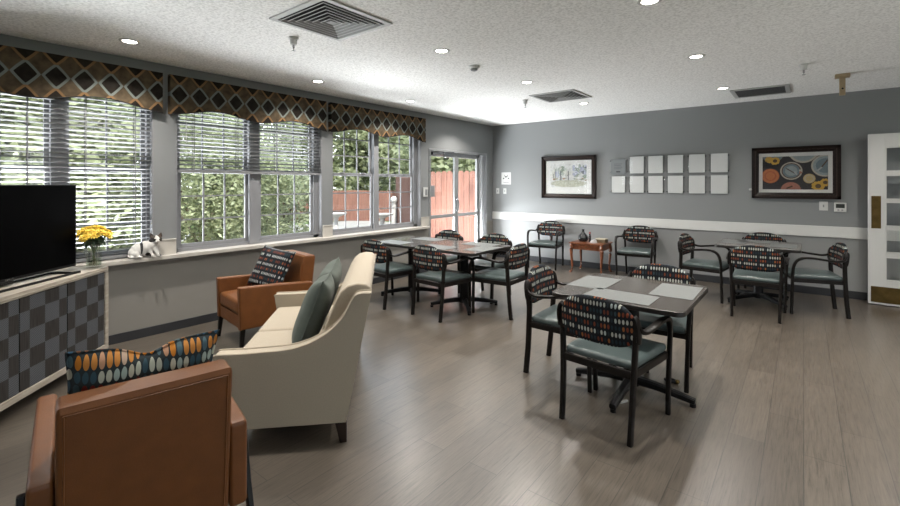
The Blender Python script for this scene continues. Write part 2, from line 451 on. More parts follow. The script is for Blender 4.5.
def tag(o, label=None, cat=None, group=None, kind=None):
    if label: o['label'] = label
    if cat: o['category'] = cat
    if group: o['group'] = group
    if kind: o['kind'] = kind
    return o
def thing(name, label, cat, loc=(0, 0, 0), rz=0., group=None):
    o = bpy.data.objects.new(name, None); C.objects.link(o); o.empty_display_size = .1
    o.location = loc; o.rotation_euler = (0, 0, rz)
    return tag(o, label, cat, group)
def struct(name, mb, m, parent=None, label=None, **k):
    o = mb.obj(name, m, parent, **k)
    if parent is None: o['kind'] = 'structure'
    if label: o['label'] = label
    return o
def copy_tree(o, parent=None):
    c = o.copy(); C.objects.link(c)
    if parent is not None: c.parent = parent
    for ch in list(o.children): copy_tree(ch, c)
    return c
def place(proto, first, loc, rz, label):
    o = proto if first else copy_tree(proto)
    o.location = loc; o.rotation_euler = (0, 0, rz); o['label'] = label
    return o

# ------------------------------------------------------------------ room shell
XW, YB, H = -5.16, 7.99, 2.755          # window wall face, back wall face, ceiling
XR, YF = 4.2, -3.4
WIN = [(-2.6, -.6), (.22, 1.695), (1.90, 3.715), (3.88, 5.72)]
DOOR = (5.93, 7.76); ZS, ZT, ZD = .80, 2.52, 2.16
T = .2
struct('floor', MB().box(XW-T, XR+.1, YF-.1, YB+.1, -.1, 0), 'floor', label='grey brown wood plank floor', flat=True)
struct('ceiling', MB().box(XW-T, XR+.1, YF-.1, YB+.1, H, H+.12), 'ceiling', label='white textured ceiling', flat=True)
w = MB(); a, b = XW-T, XW
ys = [YF-.1] + [v for p in WIN for v in p] + list(DOOR) + [YB]
for i in range(0, len(ys), 2): w.box(a, b, ys[i], ys[i+1], ZS-.035, H)
for y0, y1 in WIN: w.box(a, b, y0, y1, ZT, H)
w.box(a, b, *DOOR, ZD, H)
ww = struct('wall_left', w, 'wall', label='grey wall with three windows and glass door', flat=True)
w = MB().box(a, b, YF-.1, DOOR[0], 0, ZS-.035).box(a, b, DOOR[1], YB, 0, ZS-.035)
struct('wainscot', w, 'wall_low', ww, flat=True)
w = MB().box(XW-T, XR+.1, YB, YB+.1, .80, H)
wb = struct('wall_back', w, 'wall', label='grey back wall above and below a white chair rail', flat=True)
struct('wainscot', MB().box(XW-T, XR+.1, YB, YB+.1, 0, .80), 'wall_low_back', wb, flat=True)
struct('wall_right', MB().box(XR, XR+.1, YF, YB, 0, .8).box(XR, XR+.1, YF, YB, 2.5, H).box(XR, XR+.1, YF, -2, .8, 2.5).box(XR, XR+.1, 3, YB, .8, 2.5), 'wall', flat=True)
struct('wall_front', MB().box(XW, XR, YF-.1, YF, 0, H), 'wall', flat=True)
struct('trim_1', MB().box(XW, XR, YB-.02, YB, .80, .95, .004), 'white_trim', label='wide white chair rail on the back wall')
struct('baseboard_back', MB().box(XW, XR, YB-.014, YB, 0, .105, .003), 'base', label='dark baseboard of the back wall')
struct('baseboard_left', MB().box(XW, XW+.014, YF, DOOR[0]-.03, 0, .09, .003), 'base', label='dark baseboard under the windows')
sl = MB().box(XW-.0, XW+.085, -2.8, 5.86, ZS-.04, ZS, .006)
for y0, y1 in WIN: sl.box(XW-.13, XW+.002, y0, y1, ZS-.034, ZS-.0005)
struct('trim_2', sl, 'sill', label='long pale window sill board')
tr = MB()
for y0, y1 in ((1.695, 1.90), (3.715, 3.88), (5.72, 5.93)): tr.box(XW, XW+.016, y0+.002, y1-.002, ZS+.001, .945, .003).box(XW, XW+.022, y0+.002, y1-.002, .945, .958, .003)
struct('trim_3', tr, 'sill', label='pale rail blocks on the wall piers beside the windows')

def window(n, y0, y1, units, cols, label):
    e = bpy.data.objects.new('window_%d' % n, None); C.objects.link(e); e['kind'] = 'structure'; e['label'] = label
    xf0, xf1 = XW-.155, XW-.075
    f = MB().box(xf0, xf1, y0, units[0][0], ZS, ZT).box(xf0, xf1, units[-1][1], y1, ZS, ZT).box(xf0, xf1, y0, y1, ZT-.04, ZT).box(xf0, xf1, y0, y1, ZS, ZS+.035)
    f.box(xf1, XW-.002, y1-.012, y1-.0005, ZS, ZT).box(xf1, XW-.002, y0+.0005, y0+.012, ZS, ZT).box(xf1, XW-.002, y0, y1, ZT-.012, ZT-.0005)
    for (a_, b_), (c_, d_) in zip(units, units[1:]): f.box(xf0-.01, xf1+.012, b_, c_, ZS, ZT, .004)
    f.obj('window_frame', 'white_frame', e)
    zm = 1.665
    for ya, yb in units:
        for (za, zb, xs, nm) in ((ZS+.035, zm+.02, XW-.11, 'lower'), (zm-.02, ZT-.04, XW-.14, 'upper')):
            s_ = MB(); t = .035; rb = .045
            s_.box(xs-.014, xs+.014, ya, ya+t, za, zb, .003).box(xs-.014, xs+.014, yb-t, yb, za, zb, .003)
            s_.box(xs-.014, xs+.014, ya+t, yb-t, za, za+rb, .003).box(xs-.014, xs+.014, ya+t, yb-t, zb-.036, zb, .003)
            iy0, iy1, iz0, iz1 = ya+t, yb-t, za+rb, zb-.036
            for k in range(1, cols): y = iy0+(iy1-iy0)*k/cols; s_.box(xs-.008, xs+.008, y-.008, y+.008, iz0, iz1)
            for k in range(1, 3): z = iz0+(iz1-iz0)*k/3; s_.box(xs-.0075, xs+.0075, iy0, iy1, z-.008, z+.008)
            if nm == 'lower':   # sash locks
                for yy in (ya+.25*(yb-ya), ya+.75*(yb-ya)): s_.box(xs+.005, xs+.03, yy-.025, yy+.025, zb-.006, zb+.01, .003)
            so = s_.obj('sash', 'white_frame', e)
            MB().box(xs-.002, xs+.002, iy0, iy1, iz0, iz1).obj('pane', 'pane', so, flat=True)
    return e
window(4, *WIN[0], [(-2.55, -1.66), (-1.54, -.65)], 3, 'added unseen window left of the television, there to let in light')  # opening added out of view to let in more light
window(1, *WIN[1], [(.29, .915), (1.02, 1.655)], 2, 'left window behind lowered white blinds')
window(2, *WIN[2], [(1.95, 2.722), (2.855, 3.63)], 3, 'middle double window with blinds half raised')
window(3, *WIN[3], [(3.925, 4.708), (4.81, 5.625)], 3, 'right double window without blinds')

e = bpy.data.objects.new('window_5', None); C.objects.link(e); e['kind'] = 'structure'; e['label'] = 'added unseen window band in the right wall, there to let in light'  # unseen glazing added to brighten the right of the room
f = MB().box(XR+.02, XR+.08, -2, 3, .8, .85).box(XR+.02, XR+.08, -2, 3, 2.45, 2.5)
for k in range(5): f.box(XR+.02, XR+.08, -2+k*1.2375, -1.95+k*1.2375, .85, 2.45)
f.obj('window_frame', 'white_frame', e)
for k in range(4): MB().box(XR+.048, XR+.052, -1.95+k*1.2375, -2+(k+1)*1.2375, .85, 2.45).obj('pane', 'pane', e, flat=True)
def blind(y0, y1, zb, label, tilt):
    e = thing('window_blind', label, 'blind', (XW-.045, (y0+y1)/2, 0), 0, 'horizontal slat window blinds')
    hw = (y1-y0)/2-.006
    MB().box(-.025, .025, -hw, hw, ZT-.06, ZT-.014, .003).obj('headrail', 'blind_white', e)
    s_ = MB(); z = zb+.045; k = 0
    while z < ZT-.07:
        mt = Matrix.Translation((0, 0, z)) @ Matrix.Rotation(R(tilt), 4, 'Y')
        s_.box(-.024, .024, -hw, hw, -.0014, .0014, mtx=mt)
        z += .043
    s_.obj('slats', 'blind_white', e, flat=True)
    MB().box(-.026, .026, -hw, hw, zb, zb+.03, .005).obj('bottom_rail', 'blind_white', e)
    for yy in (-hw*.8, -hw*.27, hw*.27, hw*.8):
        c = MB()
        for xx in (-.0255, .0255): c.box(xx-.001, xx+.001, yy-.004, yy+.004, zb+.02, ZT-.05)
        c.obj('ladder_tape', 'blind_white', e, flat=True)
    MB().tube([(.032, -hw+.1, ZT-.06), (.034, -hw+.1, zb+.32)], .004, 8).obj('tilt_wand', 'plastic_white', e)
    return e
blind(*WIN[1], ZS+.01, 'white slat blind lowered all the way to the sill behind the television', -14)
blind(*WIN[2], 1.645, 'white slat blind lowered halfway over the middle window', -14)

def valance(ya, yb, label):
    e = thing('window_valance', label, 'valance', (0, 0, 0), 0, 'trellis patterned window valances')
    t = bmesh.new(); n = 72; x1 = XW+.075; zt = 2.648
    rows = []
    for i in range(n+1):
        y = ya+(yb-ya)*i/n; q = (y-ya)/(yb-ya)
        zb = 2.29-.034*math.cos(4*PI*q) - .012*(abs(2*q-1))**8
        bul = .012*(1-(2*q-1)**8)
        col = []
        for k in range(9):
            z = zb+(zt-zb)*k/8
            col.append(t.verts.new((x1+bul*math.sin(PI*k/8)**.6, y, z)))
        rows.append((col, [t.verts.new((x1-.02, y, zb)), t.verts.new((x1-.02, y, zt))]))
    for (a_, ab), (b_, bb) in zip(rows, rows[1:]):
        for k in range(8): t.faces.new((a_[k], b_[k], b_[k+1], a_[k+1]))
        t.faces.new((a_[0], ab[0], bb[0], b_[0])); t.faces.new((a_[8], b_[8], bb[1], ab[1])); t.faces.new((ab[0], ab[1], bb[1], bb[0]))
    for (c_, d_), rv in ((rows[0], 0), (rows[-1], 1)):
        q = list(c_)+[d_[1], d_[0]]; t.faces.new(q[::-1] if rv else q)
    bmesh.ops.recalc_face_normals(t, faces=t.faces)
    m_ = MB().add(t)
    for y in (ya, yb-.015): m_.box(XW+.001, x1-.018, y, y+.015, 2.25, zt)
    m_.obj('fabric_panel', 'valance', e, ang=60)
    m2 = MB().box(XW+.001, x1-.018, ya, yb, zt-.016, zt+.004)
    m2.obj('top_board', 'base', e)
    tp = MB()
    tp.tube([(x1+.003, ya+(yb-ya)*i/60, 2.287-.034*math.cos(4*PI*i/60) - .012*(abs(2*i/60-1))**8) for i in range(61)], .005, 8)
    tp.obj('welt_cord', 'duct', e)
    return e
valance(-.25, 1.752, 'patterned valance over the left window above the television')
valance(1.822, 3.732, 'patterned valance over the middle window with half raised blind')
valance(3.812, 5.765, 'patterned valance over the right window nearest the glass door')

# glass patio door in the window wall
e = bpy.data.objects.new('door_2', None); C.objects.link(e); e['kind'] = 'structure'; e['label'] = 'grey framed glass double door to the patio'
x0, x1 = XW-.13, XW-.03
f = MB().box(x0, XW+.012, DOOR[0], DOOR[0]+.045, 0, ZD-.045, .004).box(x0, XW+.012, DOOR[1]-.045, DOOR[1], 0, ZD-.045, .004).box(x0, XW+.012, DOOR[0], DOOR[1], ZD-.045, ZD, .004)
f.box(x0, x1, DOOR[1]-.20, DOOR[1]-.045, 0, .06).box(x0, x1, DOOR[1]-.22, DOOR[1]-.18, 0, ZD-.045, .004).box(x0, x1, DOOR[1]-.11, DOOR[1]-.085, 0, ZD-.045, .004)
f.obj('door_frame', 'alu', e)
ym = 6.80
for ya, yb in ((DOOR[0]+.047, ym), (ym+.002, DOOR[1]-.222)):
    xs = XW-.075; st = .06
    d = MB().box(xs-.022, xs+.022, ya, ya+st, .01, ZD-.047, .003).box(xs-.022, xs+.022, yb-st, yb, .01, ZD-.047, .003)
    d.box(xs-.022, xs+.022, ya+st, yb-st, .01, .2, .003).box(xs-.022, xs+.022, ya+st, yb-st, ZD-.13, ZD-.047, .003).box(xs-.022, xs+.022, ya+st, yb-st, .905, .965, .003)
    lf = d.obj('door_leaf', 'alu', e)
    MB().box(xs-.003, xs+.003, ya+st, yb-st, .2, .905).box(xs-.003, xs+.003, ya+st, yb-st, .965, ZD-.13).obj('pane', 'pane', lf, flat=True)
MB().tube(smooth_path([(XW-.05, ym-.03, 1.02), (XW+.012, ym-.03, 1.04), (XW+.02, ym-.03, 1.13), (XW+.012, ym-.03, 1.22), (XW-.05, ym-.03, 1.24)], 4), .011, 10).box(XW-.055, XW-.045, ym-.055, ym-.005, .99, 1.28, .004).obj('handle', 'steel', e)
MB().box(XW-.05, XW+.0, 6.05, 6.36, ZD-.11, ZD-.055, .006).sweep([(XW-.01, 6.34, ZD-.052), (XW+.03, 6.55, ZD-.045), (XW-.02, 6.74, ZD-.04)], .02, .012, (0, 0, 1)).obj('door_closer', 'steel', e)
MB().box(XW-.052, XW-.03, DOOR[0]+.05, DOOR[0]+.2, 1.3, 1.5, .006).obj('lock_plate', 'plastic_grey', e)

# white glazed door leaf standing open against the back wall
dx0, dx1, dy0, dy1 = .643, 1.53, 7.77, 7.815
e = bpy.data.objects.new('door_1', None); C.objects.link(e); e['kind'] = 'structure'; e['label'] = 'white glazed door leaf folded open against the back wall'
px0, px1 = .800, 1.385
zz = [(.313, .613), (.663, .959), (.994, 1.301), (1.332, 1.638), (1.682, 1.989)]
d = MB().box(dx0, px0, dy0, dy1, .012, 2.158, .003).box(px1, dx1, dy0, dy1, .012, 2.158, .003).box(px0, px1, dy0, dy1, .012, zz[0][0]).box(px0, px1, dy0, dy1, zz[-1][1], 2.158)
for (a_, b_), (c_, d_) in zip(zz, zz[1:]): d.box(px0, px1, dy0+.004, dy1-.004, b_, c_, .003)
for z0, z1 in zz: d.box(px0, px0+.012, dy0-.004, dy1, z0, z1).box(px0, px1, dy0-.004, dy1, z0, z0+.012).box(px0, px1, dy0-.004, dy1, z1-.012, z1)
d.obj('door_panel', 'white_trim', e)
for z0, z1 in zz: MB().box(px0+.01, px1, dy0+.02, dy0+.026, z0+.01, z1-.01).obj('pane', 'pane', e, flat=True)
MB().box(.672, .762, dy0-.005, dy0, .965, 1.375, .002).obj('push_plate', 'brass', e)['label'] = 'tall brass push plate'
MB().box(.668, 1.50, dy0-.005, dy0, .035, .235, .002).obj('kick_plate', 'brass', e)['label'] = 'brass kick plate'
MB().box(dx1-.002, dx1+.03, dy0+.005, YB-.021, .3, .4).box(dx1-.002, dx1+.03, dy0+.005, YB-.021, 1.75, 1.85).obj('hinge', 'brass', e)

# ------------------------------------------------------------------ dining chairs
def make_chair():
    t = thing('dining_chair', 'x', 'chair', group='dining armchairs with patterned backs')
    # rear posts, one each side
    for s in (-1, 1):
        rear = smooth_path([(s*.222, -.272, 0), (s*.226, -.250, .22), (s*.232, -.238, .42), (s*.238, -.232, .58), (s*.240, -.232, .68), (s*.236, -.236, .725)], 4)
        MB().sweep(rear, .030, .040, (1, 0, 0), .35).obj('leg', 'black_wood', t)
        arm = smooth_path([(s*.252, -.238, .685), (s*.262, -.215, .657), (s*.268, -.15, .643), (s*.276, -.06, .652), (s*.282, .05, .666), (s*.282, .15, .664), (s*.278, .215, .628), (s*.272, .247, .55), (s*.266, .254, .43), (s*.258, .258, .2), (s*.254, .262, 0)], 4)
        n = len(arm)
        MB().sweep(arm, [.044 if k < n*.5 else .040-.010*min(1, (k-n*.5)/(n*.2)) for k in range(n)], [.024 if k < n*.5 else .03 for k in range(n)], (1, 0, 0), .4).obj('armrest', 'black_wood', t)
        k_ = smooth_path([(s*.257, -.232, .590), (s*.260, -.234, .64), (s*.258, -.240, .695), (s*.248, -.246, .733), (s*.236, -.248, .747)], 3)
        MB().sweep(k_, .022, [.03, .042, .05, .054, .056, .056, .056, .054, .052, .048, .044, .04, .034][:len(k_)], (1, 0, 0), .5).obj('back_bracket', 'black_wood', t)
    fr = MB().box(-.222, .222, -.252, -.226, .375, .42, .005).box(-.245, .245, .205, .235, .375, .42, .005)
    for s in (-1, 1): fr.sweep([(s*.225, -.24, .398), (s*.25, .24, .398)], .026, .045, (1, 0, 0))
    fr.obj('seat_frame', 'black_wood', t)
    MB().pad(-.25, .25, -.225, .262, .415, .468, .022, .016, taper=.1).obj('seat', 'vinyl_seat', t, ang=80)
    # back rest: rounded-top panel curved in plan
    tb = bmesh.new(); nu, nv = 20, 16; G = {}
    def outline(u):      # u -1..1 -> z bottom, z top
        top = .685+.147*max(0, 1-abs(u)**2.6)**.5
        bot = .545+.055*abs(u)**5
        return bot, top
    for sd in (1, -1):
        for i in range(nu+1):
            u = 2*i/nu-1; u = math.sin(u*PI/2)*.995
            zb, zt = outline(u)
            for j in range(nv+1):
                q = j/nv
                z = zb+(zt-zb)*q
                edge = max(0., 1-abs(u)**5)**.5*max(0., 1-abs(2*q-1)**5)**.5
                th = .010+.016*edge
                y = -.236-.08*(z-.7)-.030*(1-u*u)+sd*th
                G[sd, i, j] = tb.verts.new((u*.243, y, z))
    for sd in (1, -1):
        for i in range(nu):
            for j in range(nv):
                q = [G[sd, i, j], G[sd, i+1, j], G[sd, i+1, j+1], G[sd, i, j+1]]; tb.faces.new(q if sd == -1 else q[::-1])
    for i in range(nu):
        for j in (0, nv):
            tb.faces.new((G[1, i, j], G[1, i+1, j], G[-1, i+1, j], G[-1, i, j]))
    for j in range(nv):
        for i in (0, nu):
            tb.faces.new((G[1, i, j], G[1, i, j+1], G[-1, i, j+1], G[-1, i, j]))
    bmesh.ops.recalc_face_normals(tb, faces=tb.faces)
    MB().add(tb).obj('backrest', 'chair_fabric', t, ang=70)
    for p in ((-.222, -.272), (.222, -.272), (-.254, .262), (.254, .262)): MB().lathe([(0, 0), (.014, 0), (.014, .006), (0, .006)], (p[0], p[1], 0), 10).obj('foot_glide', 'plastic_grey', t)
    return t
chair = make_chair()
CH = [(-.985, 2.985, -6, 'dining armchair closest to the camera, its patterned back turned to us, at the near table'),
      (-1.50, 3.455, -88, 'dining armchair at the left side of the near table, turned to the right'),
      (-.945, 3.885, 184, 'dining armchair behind the near table, facing the camera'),
      (-4.20, 4.06, -4, 'dining armchair at the left one of the two joined tables, just behind the sofa back'),
      (-3.345, 4.09, -4, 'dining armchair with its back to us at the near side of the right joined table'),
      (-2.855, 4.575, 92, 'dining armchair at the right end of the two joined tables, facing left'),
      (-3.385, 5.06, 181, 'dining armchair behind the right one of the joined tables, facing us'),
      (-4.22, 5.06, 178, 'dining armchair behind the left joined table, in front of the glass door'),
      (-.43, 6.35, 0, 'dining armchair with its back to us at the far table under the food picture'),
      (-1.05, 6.93, -97, 'dining armchair at the left side of the far table, facing right'),
      (.085, 6.93, 103, 'dining armchair at the right side of the far table, beside the white door'),
      (-.45, 7.56, 180, 'dining armchair between the far table and the back wall, facing us'),
      (-3.73, 7.60, 187, 'dining armchair against the back wall left of the small cherry table'),
      (-2.13, 7.60, 184, 'dining armchair against the back wall right of the small cherry table')]
for i, (x, y, r, lb) in enumerate(CH): place(chair, i == 0, (x, y, 0), R(r), lb)

# ------------------------------------------------------------------ dining tables
def make_table(hw, hd, diag):
    t = thing('dining_table', 'x', 'table', group='square pedestal dining tables')
    def rr(a, b, r, n=6):
        o = []
        for cx, cy, s in ((a-r, b-r, 0), (-a+r, b-r, 1), (-a+r, -b+r, 2), (a-r, -b+r, 3)):
            for k in range(n+1):
                q = (s+k/n)*PI/2; o.append((cx+r*math.cos(q), cy+r*math.sin(q)))
        return o
    MB().prism(rr(hw-.004, hd-.004, .055), .715, .7455, 'z').obj('tabletop', 'table_top', t)
    outer, inner = rr(hw, hd, .06), rr(hw-.004, hd-.004, .055)
    bt = bmesh.new(); n = len(outer)
    ring = [[bt.verts.new((*p, z)) for p in poly] for poly, z in ((inner, .713), (outer, .716), (outer, .743), (inner, .746))]
    for a_, b_ in zip(ring, ring[1:]+ring[:1]):
        for k in range(n): bt.faces.new((a_[k], a_[(k+1) % n], b_[(k+1) % n], b_[k]))
    bmesh.ops.recalc_face_normals(bt, faces=bt.faces)
    MB().add(bt).obj('edge_band', 'table_edge', t)
    MB().lathe([(0, .05), (.06, .05), (.062, .09), (.056, .12), (.054, .68), (.06, .70), (0, .70)]).box(-.26, .26, -.03, .03, .69, .713, .004).box(-.03, .03, -.26, .26, .69, .713, .004).obj('column', 'black_metal', t)
    for k in range(4):
        a_ = k*PI/2+(PI/4 if diag else 0)
        pts = smooth_path([(.03, 0, .085), (.16, 0, .078), (.32, 0, .055), (.42, 0, .038)], 4)
        n = len(pts)
        m_ = MB().sweep(pts, [.065-.022*i/(n-1) for i in range(n)], [.06-.024*i/(n-1) for i in range(n)], (0, 1, 0), .4)
        m_.lathe([(0, 0), (.02, 0), (.02, .022), (0, .022)], (.405, 0, 0), 12)
        o = m_.obj('leg', 'black_metal', t); o.rotation_euler = (0, 0, a_)
    return t
tb = make_table(.438, .455, False)
tb['label'] = 'brown topped square pedestal table nearest the camera with three grey placemats'; tb.location = (-1.0, 3.43, 0); tb.rotation_euler = (0, 0, R(0))
tb2 = make_table(.445, .435, True)
TBL = [(-3.338, 4.51, 'right one of two square tables pushed together near the glass door'),
       (-4.232, 4.515, 'left one of two square tables pushed together, close to the windows'),
       (-.465, 7.07, 'square pedestal table at the back wall under the food picture')]
for i, (x, y, lb) in enumerate(TBL): place(tb2, i == 0, (x, y, 0), 0, lb)
def make_mat():
    o = MB().box(-.222, .222, -.14, .14, 0, .003, .0012, 1).obj('placemat', 'placemat')
    return tag(o, 'x', 'placemat', 'light grey placemats')
pm = make_mat()
PM = [(-1.297, 3.49, 90, 'grey placemat on the near table before the chair on its left side'),
      (-.995, 3.165, -1, 'grey placemat on the near table before the chair with its back to us'),
      (-.725, 3.565, 91, 'grey placemat at the right edge of the near table, where no chair stands'),
      (-3.55, 4.25, 0, 'grey placemat on the right joined table before the chair with its back to us'),
      (-3.03, 4.48, 90, 'grey placemat on the right joined table before the chair at its right end'),
      (-3.28, 4.79, 0, 'grey placemat on the right joined table at its far side'),
      (-4.3, 4.25, 0, 'grey placemat on the left joined table at its near side'),
      (-4.16, 4.79, 0, 'grey placemat on the left joined table at its far side'),
      (-.74, 7.14, 90, 'grey placemat on the left side of the far table under the food picture'),
      (-.20, 7.02, 90, 'grey placemat on the right side of the far table under the food picture'),
      (-.48, 7.33, 0, 'grey placemat on the wall side of the far table under the food picture')]
for i, (x, y, r, lb) in enumerate(PM): place(pm, i == 0, (x, y, .7462), R(r), lb)
tag(MB().sweep([(-.03, 0, .008), (.03, 0, .008)], .02, .016, (0, 1, 0), .4).obj('levelling_wedge', 'plastic_white', loc=(-.985, 3.20, 0), rot=(0, 0, R(60))), 'small white wedge on the floor under the near table', 'wedge')
g_ = thing('trinket', 'small dark and gold trinket on the floor under the near table', 'trinket', (-.80, 3.75, 0))
MB().tube(smooth_path([(-.04, 0, .014), (0, .02, .016), (.045, .0, .014), (0, -.02, .016)], 5, True), .012, 8, closed=True).obj('loop', 'black_metal', g_)
MB().ball((.045, -.005, .018), .017).ball((-.015, -.02, .016), .014).obj('gold_bead', 'brass', g_)

# ------------------------------------------------------------------ leather armchairs
def make_armchair():
    t = thing('leather_armchair', 'x', 'armchair', group='cognac leather armchairs')
    W = .335; aw = .068
    for s in (-1, 1):
        xa, xb = (s*(W-aw), s*W) if s > 0 else (s*W, s*(W-aw))
        prof = [(.365, .205), (.375, .585), (.36, .592), (.0, .575), (-.30, .552), (-.325, .545), (-.335, .53), (-.335, .22), (-.325, .205)]
        MB().prism(prof, xa, xb, 'x', .014, 3).obj('armrest', 'leather', t, ang=35)
        # front leg below, raked rear leg carried up the outside of the arm
        MB().sweep([(s*(W-.03), .335, .215), (s*(W-.02), .352, 0)], [.042, .026], [.042, .026], (1, 0, 0), .25).obj('leg', 'black_wood', t)
        lg = MB().sweep([(s*(W+.018), -.20, .47), (s*(W+.022), -.25, .24), (s*(W+.026), -.355, 0)], [.022, .024, .022], [.045, .05, .032], (1, 0, 0), .25)
        lg.obj('leg', 'black_wood', t)
    MB().box(-(W-aw), W-aw, -.30, .355, .205, .325, .012).obj('seat_frame', 'leather', t)
    MB().pad(-(W-aw-.003), W-aw-.003, -.24, .362, .325, .455, .028, .022).obj('seat_cushion', 'leather', t, ang=70)
    bw = W-aw-.004
    prof = [(-.335, .215), (-.396, .782), (-.384, .80), (-.287, .805), (-.27, .79), (-.215, .44), (-.215, .215)]
    MB().prism(prof, -bw, bw, 'x', .016, 3).obj('backrest', 'leather', t, ang=35)
    # piping that outlines the rear panel
    def yb(z): return -.3355-(z-.215)/.567*.061
    z0, z1 = .24, .775
    p = [(-bw+.02, yb(z0)-.001, z0), (-bw+.02, yb(z1)-.001, z1), (bw-.02, yb(z1)-.001, z1), (bw-.02, yb(z0)-.001, z0)]
    pp = MB()
    for a_, b_ in zip(p, p[1:]): pp.tube([a_, b_], .003, 8)
    pp.obj('seam_piping', 'leather', t)
    return t
ac = make_armchair()
place(ac, True, (-2.20, .672, 0), R(78.8), 'tan leather armchair at the lower left, seen from behind')
place(ac, False, (-4.24, 2.39, 0), R(172), 'tan leather armchair under the middle window behind the sofa')

def cushion(name, w, h, th, m, loc, rz, lean, roll, label, group, chop=0.):
    """face looks along local +Y of heading rz, leaning back by `lean`"""
    o = MB().pillow(w, h, th, chop=chop).obj(name, m, loc=loc, ang=180)
    base = Matrix.Rotation(rz, 4, 'Z') @ Matrix.Rotation(R(90)+lean, 4, 'X') @ Matrix.Rotation(PI, 4, 'Y') @ Matrix.Rotation(roll, 4, 'Z')
    o.rotation_euler = base.to_euler()
    ed = MB(); pts = []
    n = 16
    for a_, b_ in (((-1, -1), (1, -1)), ((1, -1), (1, 1)), ((1, 1), (-1, 1)), ((-1, 1), (-1, -1))):
        for k in range(n):
            q = k/n; u, v = a_[0]+(b_[0]-a_[0])*q, a_[1]+(b_[1]-a_[1])*q
            x = w/2*u*(1-.075*(1-v*v)*abs(u)); y = h/2*v*(1-.075*(1-u*u)*abs(v))
            if chop: y -= chop*math.exp(-(u/.28)**2)*max(0, (v+1)/2)**2
            pts.append((x, y, 0))
    ed.tube(pts, .0045, 6, closed=True)
    ed.obj('piping', m, o)
    return tag(o, label, 'cushion', group)
cushion('cushion', .50, .40, .14, 'big_oval', (-2.06, .645, .715), R(78.8), R(14), R(3), 'cushion with large coloured ovals on the armchair at the lower left', 'scatter cushions', chop=.042)
cushion('cushion', .43, .43, .13, 'small_oval', (-4.225, 2.43, .67), R(196), R(27), R(-7), 'cushion with rows of small ovals on the armchair under the window', 'scatter cushions')

# ------------------------------------------------------------------ sofa
SO = Vector((-2.085, 1.68, 0)); SL = Vector((-.7254, .6884, 0)); SR = R(136.5); SW = 1.50
t = thing('sofa', 'cream upholstered two seat sofa with sloping arms', 'sofa', SO+SL*(SW/2), SR)
hw = SW/2
top = [Vector((p[0], p[1], 0)) for p in [(.740, .545), (.725, .556), (.588, .556), (.357, .566), (.25, .588), (.17, .622), (.093, .672), (.025, .748), (-.021, .836), (-.056, .872), (-.133, .876)]]
tops = [(v.x, v.y) for v in smooth_path(top, 4)]
prof = [(.012, .132), (.68, .132)] + tops
for s in (-1, 1):
    xa, xb = (-hw, -hw+.10) if s < 0 else (hw-.10, hw)
    arm = MB().prism(prof, xa, xb, 'x', .004, 2).obj('armrest', 'linen', t, ang=40)
    xo = s*(hw-.004)
    MB().tube([(xo, p[0], p[1]+.002) for p in tops], .006, 8).tube([(s*(hw-.096), p[0], p[1]+.002) for p in tops], .006, 8).obj('piping', 'linen', arm)
bi = hw-.098
bp_ = [(.014, .132), (-.128, .85), (-.126, .89), (-.10, .912), (-.045, .92), (.01, .908), (.055, .872), (.085, .82), (.115, .74), (.16, .63), (.205, .52), (.235, .42), (.235, .132)]
MB().prism(bp_, -bi, bi, 'x', .010, 2).obj('backrest', 'linen', t, ang=50)
MB().box(-bi, bi, .16, .675, .135, .315, .012).obj('seat_frame', 'linen', t)
for xa, xb in ((-bi+.003, -.003), (.003, bi-.003)):
    MB().pad(xa, xb, .15, .715, .315, .458, .03, .022).obj('seat_cushion', 'linen', t, ang=70)
for sx, sy in ((-1, 0), (1, 0), (-1, 1), (1, 1)):
    x = sx*(hw-.05)
    y0_, y1_ = (.045, .03) if sy == 0 else (.635, .65)
    MB().sweep([(x, y0_, .14), (x, y1_, 0)], [.07, .04], [.07, .04], (1, 0, 0), .15).obj('leg', 'dark_leg', t)
def sofa_pt(x, y, z): return SO+SL*(SW/2+x)+Vector((-.6884, -.7254, 0))*y+Vector((0, 0, z))
cushion('cushion', .47, .47, .17, 'velvet', sofa_pt(-.36, .25, .685), SR, R(20), R(4), 'plain grey green cushion nearest the camera on the sofa', 'scatter cushions')
cushion('cushion', .47, .47, .17, 'velvet', sofa_pt(.13, .25, .685), SR, R(20), R(-5), 'second plain grey green cushion on the sofa, behind the first', 'scatter cushions')

# ------------------------------------------------------------------ media console, television, vase
ANG = R(136.5)                      # long axis runs along SL, the doors face the sofa
CO = Vector((-4.75, 1.216, 0)); CL = 1.90; CD = .42; CH_ = .81
cdir = Vector((.7254, -.6884, 0)); cn = Vector((.6884, .7254, 0))
root = CO+cdir*(CL/2)-cn*(CD/2)
